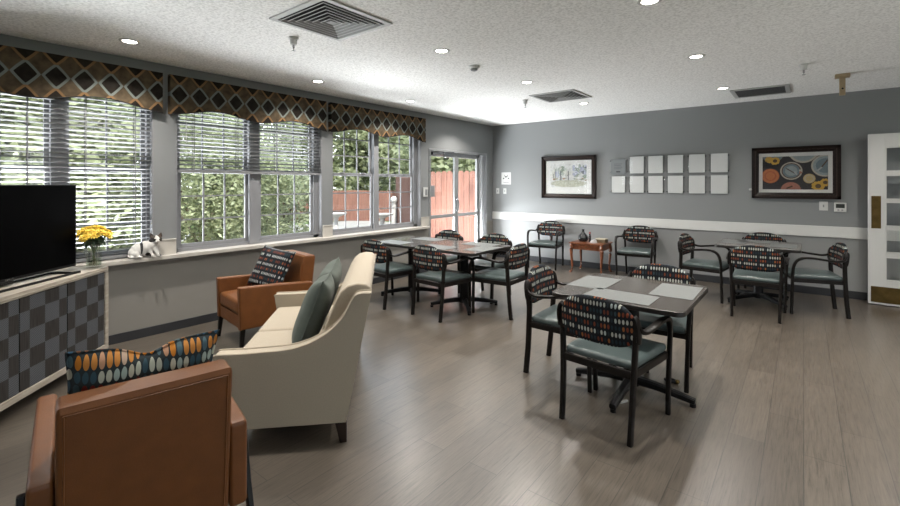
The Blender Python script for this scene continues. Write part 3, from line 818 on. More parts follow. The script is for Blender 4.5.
# local: +X runs towards the window end, +Y away from the room, doors at -Y
t = thing('media_console', 'low media cabinet in pale wood with dark checked doors under the television', 'cabinet', root, R(136.5))
hx, hy = CL/2, CD/2
zb = .095
c_ = MB().box(-hx, hx, -hy, hy, CH_-.042, CH_, .004).box(-hx, hx, -hy, hy, zb, zb+.045, .004)
c_.box(-hx, -hx+.045, -hy, hy, zb+.045, CH_-.042, .003).box(hx-.045, hx, -hy, hy, zb+.045, CH_-.042, .003).box(-hx+.045, hx-.045, hy-.02, hy, zb+.045, CH_-.042)
c_.box(-hx+.02, hx-.02, -hy-.006, -hy+.004, CH_-.026, CH_-.02)
c_.obj('carcass', 'pale_wood', t)
MB().box(-hx+.045, hx-.045, -hy+.03, -hy+.05, zb+.045, CH_-.042).obj('inner_panel', 'duct', t)
nd = 4; x0 = -hx+.048; dw = (CL-.096)/nd
for k in range(nd):
    MB().box(-dw/2+.004, dw/2-.004, -.009, .009, 0, CH_-.042-zb-.045-.006, .002).obj('door', 'check', t, loc=(x0+dw*(k+.5), -hy+.016, zb+.048))
lg = []
for sx in (-1, 1):
    for sy in (-1, 1):
        MB().box(sx*(hx-.09)-.02, sx*(hx-.09)+.02, sy*(hy-.06)-.02, sy*(hy-.06)+.02, 0, zb, .003).obj('leg', 'black_metal', t)
# television: local X along its width
tvw, tvh, tz = 1.235, .672, .845
tvd = Vector((math.cos(R(131)), math.sin(R(131)), 0))     # toward the window end
tve = Vector((-4.752, .985, 0))
tvr = tve-tvd*(tvw/2)
t = thing('television', 'large black flat screen television on the media cabinet', 'television', (tvr.x, tvr.y, CH_), R(131))
b_ = tz-CH_
MB().box(-tvw/2, tvw/2, -.012, .018, b_, b_+tvh, .004).box(-.4, .4, .015, .05, b_+.06, b_+.45, .012).obj('housing', 'tv_black', t)
MB().box(-tvw/2+.008, tvw/2-.008, -.0135, -.011, b_+.022, b_+tvh-.008).obj('screen', 'screen', t, flat=True)
mk = MB()
for k, (w_, h_) in enumerate(((.010, .012), (.008, .009), (.009, .012), (.008, .009), (.010, .012))): mk.box(-.008+k*.0135, -.008+k*.0135+w_, -.0145, -.0125, b_+.005, b_+.005+h_, .0008, 1)
mk.obj('badge', 'steel', t)['label'] = 'small silver badge'
st = MB()
st.sweep(smooth_path([(-.45, .06, .008), (-.45, -.11, .008), (-.43, -.135, .008), (.43, -.135, .008), (.45, -.11, .008), (.45, .06, .008)], 4), .018, .014, (0, 0, 1), .3)
st.box(-.46, .46, .05, .07, .001, .015, .003).box(-.06, .06, -.005, .06, .01, b_+.05, .004).box(-.05, .05, -.02, .02, b_-.012, b_+.002, .003)
st.obj('stand', 'tv_black', t)

vx, vy = -4.775, 1.118
t = thing('flower_vase', 'clear glass vase of yellow flowers at the window end of the media cabinet', 'vase', (vx, vy, CH_+.0005))
MB().lathe([(0, 0), (.050, 0), (.054, .01), (.055, .1), (.06, .205), (.056, .205), (.051, .1), (.049, .018), (0, .018)], n=32).obj('vase_body', 'vase_glass', t)
MB().lathe([(0, .019), (.0485, .019), (.0505, .07), (0, .07)], n=24).obj('water', glass('vase_water', .06, (.82, .88, .82)), t)
def make_flower():
    f = thing('yellow_flower', 'yellow flower of the bunch in the glass vase on the media cabinet', 'flower', group='yellow flowers in the glass vase')
    bm_ = MB()
    for ring, (nn, l, tilt) in enumerate(((12, .044, 8), (11, .038, 28), (9, .028, 50), (6, .018, 68))):
        for k in range(nn):
            mt = Matrix.Rotation(2*PI*k/nn+ring*.3, 4, 'Z') @ Matrix.Rotation(-R(tilt), 4, 'Y')
            bm_.ball((0, 0, 0), 1, 6, 5, rot=mt @ Matrix.Translation((l*.55, 0, .002*ring)) @ Matrix.Diagonal((l*.55, .0085, .0035, 1)))
    bm_.obj('bloom', 'petal', f)
    MB().ball((0, 0, .006), (.009, .009, .006), 8, 6).obj('centre', 'flower_eye', f)
    MB().tube([(0, 0, 0), (0, 0, -.06), (0, 0, -.12)], .003, 6).obj('stem', 'stem', f)
    lf = MB()
    for k in range(3):
        mt = Matrix.Translation((0, 0, -.05-.02*k)) @ Matrix.Rotation(k*2.1, 4, 'Z') @ Matrix.Rotation(R(25), 4, 'Y')
        lf.ball((0, 0, 0), 1, 8, 6, rot=mt @ Matrix.Translation((.03, 0, 0)) @ Matrix.Diagonal((.032, .012, .003, 1)))
    lf.obj('leaf', 'leaf_dark', f)
    return f
fl = make_flower(); rnd = random.Random(3)
FL = []
for k in range(19):
    a_ = k*2.39996; q = math.sqrt((k+.5)/19); rr_ = .122*q
    FL.append((rr_*math.cos(a_), rr_*math.sin(a_), .34-.08*q*q+rnd.uniform(-.012, .012), q, a_))
for i, (x, y, z, q, a_) in enumerate(FL):
    o = fl if i == 0 else copy_tree(fl)
    o.location = (vx+x, vy+y, CH_+z)
    o.rotation_euler = (Matrix.Rotation(a_, 4, 'Z') @ Matrix.Rotation(q*R(50), 4, 'Y')).to_euler()
gs = MB()
for k in range(15):
    a_ = k*2.4; r0 = .035*math.sqrt((k+.5)/15); r1 = r0*1.5+.02
    gs.tube(smooth_path([(-r0*math.cos(a_), -r0*math.sin(a_), .022), (r0*.6*math.cos(a_), r0*.6*math.sin(a_), .16), (r1*math.cos(a_), r1*math.sin(a_), .28)], 3), .003, 6)
o = gs.obj('flower_stems', 'stem', t)
gl = MB(); rnd = random.Random(5)
for k in range(44):
    a_ = rnd.uniform(0, 2*PI); r_ = rnd.uniform(.03, .12); z_ = rnd.uniform(.19, .295)
    mt = Matrix.Translation((r_*math.cos(a_), r_*math.sin(a_), z_)) @ Matrix.Rotation(a_, 4, 'Z') @ Matrix.Rotation(R(rnd.uniform(-50, 35)), 4, 'Y')
    gl.ball((0, 0, 0), 1, 7, 5, rot=mt @ Matrix.Diagonal((.034, .012, .003, 1)))
gl.obj('foliage', 'leaf_dark', t)

# ------------------------------------------------------------------ cat on the sill (local: +Y towards its head, +X into the room)
cm = MB()
cm.ball((-.005, .02, .060), (.064, .09, .062)); cm.ball((.0, -.03, .045), (.056, .075, .046))
cm.ball((0, .05, .07), (.062, .08, .068)); cm.ball((.01, .135, .085), (.058, .062, .078)); cm.ball((.015, .175, .11), (.05, .05, .062))
cm.ball((.022, .205, .150), (.04, .042, .045)); cm.ball((.03, .219, .168), (.05, .053, .044))
cm.ball((.062, .222, .153), (.026, .028, .021))
for s, yy in ((-1, .185), (1, .255)):
    ear = MB(); cm.lathe([(.021, 0), (.016, .018), (.002, .044)], n=10, mtx=Matrix.Translation((.022, yy, .196)) @ Matrix.Rotation(R(-14*s), 4, 'X') @ Matrix.Diagonal((.6, 1, 1, 1)))
    cm.ball((.022, yy, .197), (.014, .02, .012), 8, 6)
cm.tube(smooth_path([(.035, .155, .075), (.05, .17, .035), (.062, .18, .012), (.082, .19, .010)], 4), [.026, .025, .023, .021, .02, .019, .018, .018, .018, .017, .016, .015, .014], 10)
cm.tube(smooth_path([(.03, .205, .08), (.045, .225, .035), (.055, .235, .012), (.078, .245, .010)], 4), [.026, .025, .023, .021, .02, .019, .018, .018, .018, .017, .016, .015, .014], 10)
cm.ball((.035, .0, .034), (.042, .06, .034)); cm.ball((.066, .05, .012), (.016, .045, .012))
cm.tube(smooth_path([(-.01, -.08, .03), (.02, -.105, .018), (.045, -.09, .014), (.055, -.04, .013), (.064, .02, .012)], 4), .012, 8)
cat0 = cm.obj('cat_rough', 'cat')
rm = cat0.modifiers.new('r', 'REMESH'); rm.mode = 'VOXEL'; rm.voxel_size = .0045
sm = cat0.modifiers.new('s', 'SMOOTH'); sm.iterations = 3; sm.factor = .5
dg = bpy.context.evaluated_depsgraph_get(); dg.update()
me = bpy.data.meshes.new_from_object(cat0.evaluated_get(dg)); me.name = 'cat'
for v in me.vertices:
    if v.co.y < .11: v.co.y = .11-(.11-v.co.y)*.55
    if v.co.z < .14: v.co.z *= 1.08
me.shade_smooth()
me.materials.clear(); me.materials.append(M['cat'])
cat = bpy.data.objects.new('cat', me); C.objects.link(cat)
bpy.data.objects.remove(cat0)
cat.location = (-5.135, 1.475, ZS+.001); cat.rotation_euler = (0, 0, R(-6))
tag(cat, 'white cat with dark patches resting on the window sill', 'cat')
for yy in (.203, .241): MB().ball((.079, yy, .174), (.005, .0075, .007), 10, 8).obj('eye', 'cat_eye', cat)
MB().ball((.0885, .222, .156), (.004, .006, .004), 8, 6).obj('nose', 'cat_nose', cat)

# ------------------------------------------------------------------ small cherry table with its things
tx, ty = -2.905, 7.62
t = thing('side_table', 'small cherry wood table with curved legs between two chairs at the back wall', 'side table', (tx, ty, 0))
MB().box(-.30, .30, -.24, .24, .497, .522, .008).obj('tabletop', 'cherry', t)
MB().box(-.255, .255, -.20, -.18, .40, .497).box(-.255, .255, .18, .20, .40, .497).box(-.255, -.235, -.2, .2, .40, .497).box(.235, .255, -.2, .2, .40, .497).obj('apron', 'cherry', t)
dr = MB().box(-.18, .18, -.208, -.199, .415, .482, .003).obj('drawer', 'cherry', t)
MB().ball((0, -.218, .448), .011).obj('knob', 'brass', dr)
for sx in (-1, 1):
    for sy in (-1, 1):
        x, y = sx*.255, sy*.20
        p = smooth_path([(x, y, .497), (x+sx*.012, y+sy*.012, .40), (x+sx*.006, y+sy*.006, .26), (x-sx*.002, y-sy*.002, .10), (x+sx*.006, y+sy*.006, .035), (x+sx*.02, y+sy*.02, .008), (x+sx*.022, y+sy*.022, .0)], 3)
        n = len(p)
        MB().tube(p, [.026, .028, .03, .031, .029, .026, .023, .021, .019, .017, .016, .015, .016, .018, .02, .022, .024, .024, .022][:n], 10).obj('leg', 'cherry', t)
zt = .5225
tag(MB().lathe([(0, 0), (.06, 0), (.085, .03), (.09, .06), (.078, .10), (.045, .135), (.022, .16), (.018, .19), (.024, .21), (.015, .21), (.012, .17), (0, .17)], n=28).obj('bulb_vase', 'black_ceramic', loc=(tx-.135, ty+.0, zt)), 'black round bellied vase with narrow neck on the small cherry table', 'vase')
t = thing('bottle', 'slim dark bottle with a red top on the small cherry table', 'bottle', (tx-.005, ty-.03, zt))
MB().lathe([(0, 0), (.021, 0), (.022, .10), (.014, .125), (.013, .145), (0, .145)], n=18).obj('bottle_body', 'bottle_brown', t)
MB().lathe([(.0, .145), (.0155, .145), (.0155, .175), (0, .176)], n=16).obj('cap', 'red_cap', t)
t = thing('card_box', 'low brown box with a cream lid on the small cherry table', 'box', (tx+.185, ty+.02, zt), R(-8))
MB().box(-.085, .085, -.06, .06, 0, .055, .003).obj('box_body', 'box_brown', t)
MB().box(-.088, .088, -.063, .063, .055, .07, .003).obj('lid', mat('cream_lid', (.55, .5, .38), .6), t)
nk = MB()
for k, (dx, dy, rz_, h_) in enumerate(((0, 0, .2, .03), (.012, .01, .5, .045), (-.012, .005, -.3, .038))):
    nk.prism([(-.045, 0), (.045, 0), (.03, h_), (-.01, h_*1.2)], -.03, .03, 'y', .003, 2, mtx=Matrix.Translation((dx, dy, 0)) @ Matrix.Rotation(rz_, 4, 'Z'))
tag(nk.obj('napkin', 'napkin', loc=(tx+.075, ty-.07, zt)), 'crumpled white napkin between bottle and box on the small cherry table', 'napkin')
t = thing('cup', 'dark brown cup standing on the seat of the chair left of the cherry table', 'cup', (-3.67, 7.66, .485))
MB().lathe([(0, 0), (.028, 0), (.036, .085), (.033, .085), (.026, .006), (0, .006)], n=20).obj('cup_body', 'cup', t)
MB().lathe([(0, .07), (.032, .07), (.0, .071)], n=18).obj('drink', 'bottle_brown', t)

# ------------------------------------------------------------------ things on the back wall
def frame(x0, x1, z0, z1, fw, label, name='framed_picture'):
    e = thing(name, label, 'picture', ((x0+x1)/2, YB, (z0+z1)/2), 0, 'framed pictures on the back wall')
    a_, b_ = (x1-x0)/2, (z1-z0)/2; f_ = MB()
    dp = .045
    for sx in (-1, 1): f_.prism([(sx*a_, 0), (sx*a_, -dp), (sx*(a_-fw*.45), -dp), (sx*(a_-fw), -dp*.5), (sx*(a_-fw), 0)], -b_+.0, b_, 'z')
    for sz in (-1, 1): f_.prism([(0, sz*b_), (-dp, sz*b_), (-dp, sz*(b_-fw*.45)), (-dp*.5, sz*(b_-fw)), (0, sz*(b_-fw))], -a_+.002, a_-.002, 'x')
    f_.obj('frame', 'frame_brown', e)
    li = MB()
    for sx in (-1, 1): li.box(sx*(a_-fw*.5)-.004, sx*(a_-fw*.5)+.004, -dp-.002, -dp+.004, -b_+fw*.5, b_-fw*.5)
    for sz in (-1, 1): li.box(-a_+fw*.5, a_-fw*.5, -dp-.002, -dp+.004, sz*(b_-fw*.5)-.004, sz*(b_-fw*.5)+.004)
    li.obj('frame_fillet', mat('walnut_fillet', (.05, .03, .022), .4, spec=.2), e)
    MB().box(-a_+fw*.8, a_-fw*.8, -.016, -.008, -b_+fw*.8, b_-fw*.8).obj('mat_board', 'mat_white', e)
    return e
def blob(mb, cx, cz, rx, rz, y, mi, n=18, jag=.0, rg=random):
    t = bmesh.new(); vs = []
    for k in range(n):
        q = 2*PI*k/n; j = 1+rg.uniform(-jag, jag)
        vs.append(t.verts.new((cx+rx*j*math.cos(q), y, cz+rz*j*math.sin(q))))
    t.faces.new(vs); bmesh.ops.recalc_face_normals(t, faces=t.faces)
    if t.faces and t.faces[:][0].normal.y > 0: bmesh.ops.reverse_faces(t, faces=t.faces[:])
    mb.add(t, None, mi)
def clipblob(mb, cx, cz, rx, rz, y, mi, box, n=28, jag=0., rg=random, r0=None):
    t = bmesh.new(); vs = []; x0, x1, z0, z1 = box
    for k in range(n):
        q = 2*PI*k/n; j = 1+rg.uniform(-jag, jag)
        vs.append(t.verts.new((min(x1, max(x0, cx+rx*j*math.cos(q))), y, min(z1, max(z0, cz+rz*j*math.sin(q))))))
    bmesh.ops.remove_doubles(t, verts=t.verts, dist=1e-5)
    vs = sorted(t.verts, key=lambda v: v.index)
    if len(t.verts) > 2: t.faces.new(t.verts[:])
    mb.add(t, None, mi)

e = frame(-4.008, -2.94, 1.26, 2.055, .085, 'watercolour of pale trees in a dark frame left on the back wall')
wc = [(.72, .73, .72), (.45, .5, .46), (.30, .36, .30), (.45, .48, .6), (.38, .24, .16), (.50, .51, .42), (.12, .13, .15), (.66, .67, .6)]
wm = [mat('watercolour_%s' % n_, c_, .8, var=.2, vscale=30) for n_, c_ in zip(('paper', 'sage', 'moss', 'lilac', 'rust', 'reed', 'ink', 'haze'), wc)]
bx = (-.36, .36, -.19, .25); rg = random.Random(12); art = MB()
art.box(bx[0], bx[1], -.0168, -.0158, bx[2], bx[3])
y_ = -.0172
clipblob(art, 0, -.12, .36, .07, y_, 5, (-.36, .36, -.19, -.055), 40, .08, rg)
for k in range(30):
    x_ = rg.uniform(-.34, .34); s_ = rg.uniform(.02, .06)
    clipblob(art, x_, rg.uniform(.0, .17), s_, s_*rg.uniform(.6, 1.4), y_-.0001*k, rg.choice((1, 1, 7, 2, 7, 3)), bx, 14, .4, rg)
for k in range(14):
    clipblob(art, rg.uniform(.1, .36), rg.uniform(.08, .22), rg.uniform(.015, .05), rg.uniform(.015, .04), y_-.004-.0001*k, rg.choice((3, 3, 6, 2)), bx, 12, .45, rg)
for k in range(16):
    x_ = rg.uniform(-.33, .34); w_ = rg.uniform(.004, .009)
    art.box(x_-w_, x_+w_, -.0222, -.0218, -.06, rg.uniform(.02, .2), mi=rg.choice((0, 0, 7, 6)))
for k in range(16):
    clipblob(art, rg.uniform(-.34, .36), -.05+rg.uniform(-.012, .03), rg.uniform(.012, .04), rg.uniform(.008, .02), -.0225-.0001*k, rg.choice((4, 4, 6, 2, 5)), bx, 10, .4, rg)
art.obj('print', wm, e, flat=True)
MB().box(-.45, .45, -.026, -.0245, -.315, .315).obj('picture_glass', 'picture_glass', e, flat=True)

e = frame(-.602, .393, 1.32, 2.055, .085, 'photograph of plates of food and yellow flowers in a dark frame')
cols = [('table', (.018, .016, .022)), ('rust_plate', (.5, .12, .035)), ('rust_rim', (.62, .2, .06)), ('cream', (.62, .58, .5)), ('blue', (.2, .27, .31)), ('blue_light', (.38, .45, .47)), ('brown_rim', (.14, .07, .045)), ('pink', (.5, .2, .14)), ('yellow', (.75, .45, .06)), ('eye', (.1, .05, .02)), ('dip', (.66, .5, .24)), ('steel', (.5, .52, .54))]
pmats = [mat('print_'+n_, tuple(.76*v for v in c_), .7, var=.08, vscale=40) for n_, c_ in cols]
bx = (-.368, .364, -.238, .232); art = MB(); art.box(bx[0], bx[1], -.0168, -.0158, bx[2], bx[3])
Y = [-.0170]
def disc(cx, cz, r, mi, jag=0., rz=None, n=36): Y[0] -= .0002; clipblob(art, cx, cz, r, rz or r, Y[0], mi, bx, n, jag, rg)
for cx, cz, rs in ((-.275, -.045, ((.105, 1), (.098, 2), (.07, 1), (.055, 2))), (-.035, .025, ((.13, 6), (.125, 3), (.11, 6), (.098, 4), (.07, 5))), (.335, .09, ((.155, 6), (.15, 3), (.13, 5), (.10, 4))),
                   (.10, .30, ((.17, 6), (.165, 3), (.14, 5))), (-.04, -.25, ((.12, 6), (.115, 7), (.09, 7))), (-.25, .27, ((.13, 6), (.124, 4))), (.165, -.085, ((.07, 6), (.066, 10), (.05, 3), (.042, 10)))):
    for r_, mi in rs: disc(cx, cz, r_, mi)
for cx, cz, s_ in ((-.22, .17, .06), (-.29, .19, .05), (.26, -.19, .075), (.335, -.14, .06)):
    for k in range(9):
        q = 2*PI*k/9; disc(cx+s_*.62*math.cos(q), cz+s_*.62*math.sin(q), s_*.34, 8, .2, n=10)
    disc(cx, cz, s_*.42, 9, n=14) if s_ > .055 else disc(cx, cz, s_*.4, 8, n=14)
def bar(x0, z0, x1, z1, w_, mi):
    Y[0] -= .0003; d_ = Vector((x1-x0, 0, z1-z0)); L_ = d_.length
    art.box(-L_/2, L_/2, -.0001, .0001, -w_/2, w_/2, mi=mi, mtx=Matrix.Translation(((x0+x1)/2, Y[0], (z0+z1)/2)) @ Matrix.Rotation(-math.atan2(z1-z0, x1-x0), 4, 'Y'))
bar(-.09, .06, .02, -.02, .012, 9); bar(-.0, .015, .03, -.03, .022, 11); bar(.27, .03, .36, .17, .014, 9); bar(.25, .02, .3, .07, .02, 11); bar(-.09, -.225, -.02, -.19, .02, 9)
disc(.065, .03, .014, 3); disc(.07, .0, .016, 7)
art.obj('print', pmats, e, flat=True)
MB().box(-.42, .42, -.032, -.0305, -.29, .29).obj('picture_glass', 'picture_glass', e, flat=True)

def holder(cx, z0, z1, label, paper=True):
    e = thing('card_holder', label, 'card holder', (cx, YB, z0), 0, 'clear wall card holders')
    h_ = z1-z0; w_ = .112 if paper else .125
    if paper:
        MB().box(-w_, w_, -.026, -.023, 0.004, h_-.004).obj('card', 'paper', e, flat=True)
        MB().box(-w_-.016, w_+.016, -.031, -.0275, -.006, h_+.004, .0015, 1).obj('front_panel', 'acrylic', e)
        MB().box(-w_-.016, w_+.016, -.021, -.0175, -.006, h_+.004, .0015, 1).obj('back_panel', 'acrylic', e)
    else:
        MB().box(-w_, w_, -.026, -.022, 0, h_, .001, 1).obj('notice_panel', 'acrylic_grey', e)
        tx_ = MB()
        for k in range(4): tx_.box(-.07, .07-.02*(k % 2), -.0268, -.0262, h_*.66-k*.028, h_*.66-k*.028+.006)
        tx_.box(-.035, .035, -.0268, -.0262, .03, .055)
        tx_.obj('lettering', 'ink', e, flat=True)
    so = MB()
    for sx in (-1, 1):
        for zz_ in (.03, h_-.03): so.lathe([(0, 0), (.010, 0), (.010, .036), (0, .037)], mtx=Matrix.Translation((sx*(w_+.010), .001, zz_)) @ Matrix.Rotation(R(90), 4, 'X'), n=12)
    so.obj('standoff', 'steel', e)
    return e
px_ = [-2.545, -2.235, -1.936, -1.635, -1.325, -1.02]
nth = ['first', 'second', 'third', 'fourth', 'fifth', 'sixth']
for k, x_ in enumerate(px_):
    holder(x_, 1.375, 1.665, 'white card in a clear holder, %s from the left in the lower row' % nth[k])
    if k: holder(x_, 1.705, 2.0, 'white card in a clear holder, %s column from the left in the upper row' % nth[k])
holder(px_[0], 1.70, 1.965, 'grey see-through notice panel at the upper left of the wall cards', False)

e = thing('wall_sign', 'small white paper sign with grey symbols beside the glass door', 'sign', (-4.83, YB, 1.52))
MB().box(-.112, .112, -.006, -.001, 0, .25, .001, 1).obj('sheet', 'paper', e)
sg = MB(); yy = -.0066
for sx in (-1, 1):
    blob(sg, sx*.058, .125, .018, .014, yy, 0)
    sg.prism([(sx*.012, .14), (sx*.022, .14), (sx*.046, .2), (sx*.036, .2)], yy-.0002, yy+.0002, 'y')
    sg.prism([(sx*.0, .17), (sx*.008, .17), (sx*.020, .142), (sx*.012, .142)], yy-.0002, yy+.0002, 'y')
    blob(sg, sx*.018, .165, .010, .010, yy, 0)
for k in range(7): sg.box(-.062+k*.019, -.062+k*.019+.012, yy-.0002, yy+.0002, .038, .05)
sg.obj('symbols', 'ink', e, flat=True)
def plate(x, z, label, dim=(.036, .058), kind='light_switch', cat_='switch'):
    e = thing(kind, label, cat_, (x, YB, z), 0)
    MB().box(-dim[0], dim[0], -.007, .001, -dim[1], dim[1], .003).obj('cover_plate', 'plastic_white', e)
    MB().box(-.008, .008, -.014, -.006, -.018, .018, .002).obj('toggle', 'plastic_grey', e)
    return e
plate(-5.035, 1.385, 'white switch plate on the back wall, left one below the paper sign')
plate(-4.862, 1.383, 'white switch plate on the back wall, right one below the paper sign')
plate(.213, 1.226, 'white switch plate under the food picture', (.046, .062))
e = thing('thermostat', 'white thermostat with dark display right below the food picture', 'thermostat', (.385, YB, 1.213))
MB().box(-.062, .062, -.028, .001, -.062, .062, .006).obj('housing', 'plastic_white', e)
MB().box(-.045, .045, -.030, -.027, -.01, .045, .001, 1).obj('display', 'lcd', e)
MB().box(-.03, -.01, -.031, -.027, -.045, -.028, .002).box(.01, .03, -.031, -.027, -.045, -.028, .002).obj('button', 'plastic_grey', e)
tag(MB().lathe([(0, 0), (.018, 0), (.018, .012), (.008, .02), (0, .021)], n=14, mtx=Matrix.Rotation(R(90), 4, 'X')).obj('wall_bumper', 'plastic_white', loc=(-.622, YB-.0005, 1.445)), 'tiny white round bumper on the wall at the lower left of the food picture', 'wall bumper')
e = thing('door_keypad', 'small white keypad on the wall pier left of the glass door', 'keypad', (XW, 5.825, 1.385))
MB().box(-.001, .035, -.045, .045, -.075, .085, .006).obj('housing', 'plastic_white', e)
MB().box(.034, .038, -.028, .028, -.05, .05, .002).obj('key_pad', 'plastic_grey', e)

# ------------------------------------------------------------------ ceiling fittings
def downlight(x, y, label, power):
    if y > 6 and x > -2: power *= .55
    e = thing('downlight', label, 'ceiling light', (x, y, H), 0, 'round recessed downlights')
    MB().lathe([(.052, -.002), (.078, -.0005), (.077, -.005), (.058, -.009), (.052, -.006), (.052, -.002)], n=28).obj('trim_ring', 'plastic_white', e)
    MB().lathe([(0, -.0075), (.04, -.007), (.052, -.004), (.052, -.001), (0, -.001)], n=24).obj('lens', 'lens', e)
    ld = bpy.data.lights.new('downlight_lamp', 'AREA'); ld.shape = 'DISK'; ld.size = .095; ld.energy = power; ld.spread = R(128); ld.color = (1., .95, .88)
    lo = bpy.data.objects.new('downlight_lamp', ld); C.objects.link(lo); lo.parent = e; lo.location = (0, 0, -.012)
    return e
PW = 14.5
X1, X2, X3 = -4.555, -2.62, -.812
DL = [(X1, 1.315, 'recessed downlight nearest the left patterned valance'), (X1, 3.22, 'recessed downlight in front of the middle valance'),
      (X1, 4.82, 'recessed downlight in front of the right valance'), (X1, 6.55, 'recessed downlight nearest the glass door corner'),
      (X2, 3.19, 'recessed downlight right of the big square vent, beside the smoke detector'), (X2, 4.81, 'recessed downlight just before the farther square vent'),
      (X2, 6.59, 'recessed downlight beyond the farther square vent'),
      (X3, 3.19, 'recessed downlight at the top edge above the near table'), (X3, 4.85, 'recessed downlight between near table and far table'),
      (X3, 6.66, 'recessed downlight beside the grey return grille')]
for x, y, lb in DL: downlight(x, y, lb, PW)
for x, y, lb in [(X2, 1.3, 'recessed downlight above the space between sofa and camera'), (1.05, 3.2, 'added unseen downlight over the right side of the room near'),  # grid carried on out of view; the right-hand ones are added for brightness
                 (1.05, 5.0, 'added unseen downlight over the right side of the room middle'), (1.05, 6.7, 'added unseen downlight over the white door'), (2.9, 4.0, 'added unseen downlight close to the right wall'),
                 ]:
    downlight(x, y, lb, PW)

def diffuser(x, y, label):
    e = thing('ceiling_vent', label, 'vent', (x, y, H), 0, 'square louvred ceiling vents')
    a_ = .30
    f_ = MB()
    def ring(m_, o_, i_, z0, z1):
        t = bmesh.new(); A = []
        for r_, z in ((o_, z0), (i_, z1), (i_-.004, z1-.0), (o_-.004, z0+.006)):
            A.append([t.verts.new((sx*r_, sy*r_, z)) for sx, sy in ((1, 1), (-1, 1), (-1, -1), (1, -1))])
        for p, q in zip(A, A[1:]+A[:1]):
            for k in range(4): t.faces.new((p[k], p[(k+1) % 4], q[(k+1) % 4], q[k]))
        bmesh.ops.recalc_face_normals(t, faces=t.faces); m_.add(t)
    for sx in (-1, 1): f_.box(sx*a_-.022, sx*a_+.022, -a_-.022, a_+.022, -.014, -.001, .003)
    for sy in (-1, 1): f_.box(-a_+.022, a_-.022, sy*a_-.022, sy*a_+.022, -.014, -.001, .003)
    f_.obj('frame', 'grille_white', e)
    l_ = MB()
    for k in range(6): o_ = .268-k*.042; ring(l_, o_, o_-.019, -.020, -.006)
    l_.box(-.03, .03, -.03, .03, -.02, -.016)
    l_.obj('louvre', 'louvre_shaded', e, flat=True)
    le = MB()
    for k in range(6):
        o_ = .268-k*.042
        for sx in (-1, 1): le.box(sx*o_-.003, sx*o_+.003, -o_-.003, o_+.003, -.0225, -.019).box(-o_+.003, o_-.003, sx*o_-.003, sx*o_+.003, -.0225, -.019)
    le.obj('louvre_edge', 'grille_white', e, flat=True)
    MB().box(-a_, a_, -a_, a_, -.0016, -.0006).obj('duct_opening', 'duct', e, flat=True)
    return e
diffuser(-2.785, 2.09, 'square louvred ceiling vent at the top left of the picture')
diffuser(-2.66, 5.85, 'farther square louvred ceiling vent above the joined tables')
e = thing('return_grille', 'dark grey rectangular ceiling grille near the back wall', 'vent', (-.45, 7.2, H))
f_ = MB()
for sx in (-1, 1): f_.box(sx*.29-.025, sx*.29+.025, -.32, .32, -.014, -.001, .003)
for sy in (-1, 1): f_.box(-.265, .265, sy*.295-.025, sy*.295+.025, -.014, -.001, .003)
f_.obj('frame', 'grille_white', e)
s_ = MB()
for k in range(24): s_.box(-.265, .265, -.265+k*.0225, -.265+k*.0225+.004, -.012, -.003)
s_.obj('louvre', 'grille_grey', e, flat=True)
MB().box(-.268, .268, -.272, .272, -.0025, -.0012).obj('filter', 'grille_grey', e, flat=True)

def sprinkler(x, y, label):
    e = thing('sprinkler', label, 'sprinkler', (x, y, H), 0, 'ceiling sprinklers')
    MB().lathe([(0, -.0005), (.042, -.0005), (.040, -.012), (.03, -.018), (.027, -.055), (.02, -.06), (0, -.06)], n=20).obj('escutcheon', 'plastic_white', e)
    MB().lathe([(0, -.06), (.009, -.06), (.009, -.085), (.004, -.09), (.004, -.105), (.016, -.107), (.016, -.110), (0, -.112)], n=14).obj('sprinkler_head', 'steel', e)
sprinkler(-3.37, 2.14, 'ceiling sprinkler beside the big square vent at top left')
sprinkler(-3.19, 5.81, 'ceiling sprinkler left of the farther square vent')
sprinkler(.0, 5.86, 'ceiling sprinkler left of the tan wooden bracket')
e = thing('smoke_detector', 'round white smoke detector on the ceiling centre', 'smoke detector', (-2.70, 3.82, H))
MB().lathe([(0, -.0005), (.06, -.0005), (.058, -.02), (.045, -.028), (.043, -.03), (0, -.03)], n=24).obj('base_plate', 'plastic_white', e)
MB().lathe([(0, -.03), (.038, -.03), (.036, -.045), (.02, -.052), (0, -.053)], n=24).obj('sensor_cap', 'plastic_grey', e)
e = thing('wooden_bracket', 'tan wooden bracket hanging from the ceiling at the upper right', 'bracket', (.35, 6.66, H))
MB().box(-.075, .055, -.05, .05, -.04, -.0005, .004).obj('mounting_plate', 'tan_wood', e)
MB().box(-.037, .015, -.03, .03, -.235, -.04, .004).obj('drop_post', 'tan_wood', e)
MB().lathe([(0, 0), (.010, 0), (.010, .004), (0, .004)], n=12, mtx=Matrix.Translation((-.01, -.030, -.165)) @ Matrix.Rotation(R(90), 4, 'X')).obj('bolt', 'duct', e)

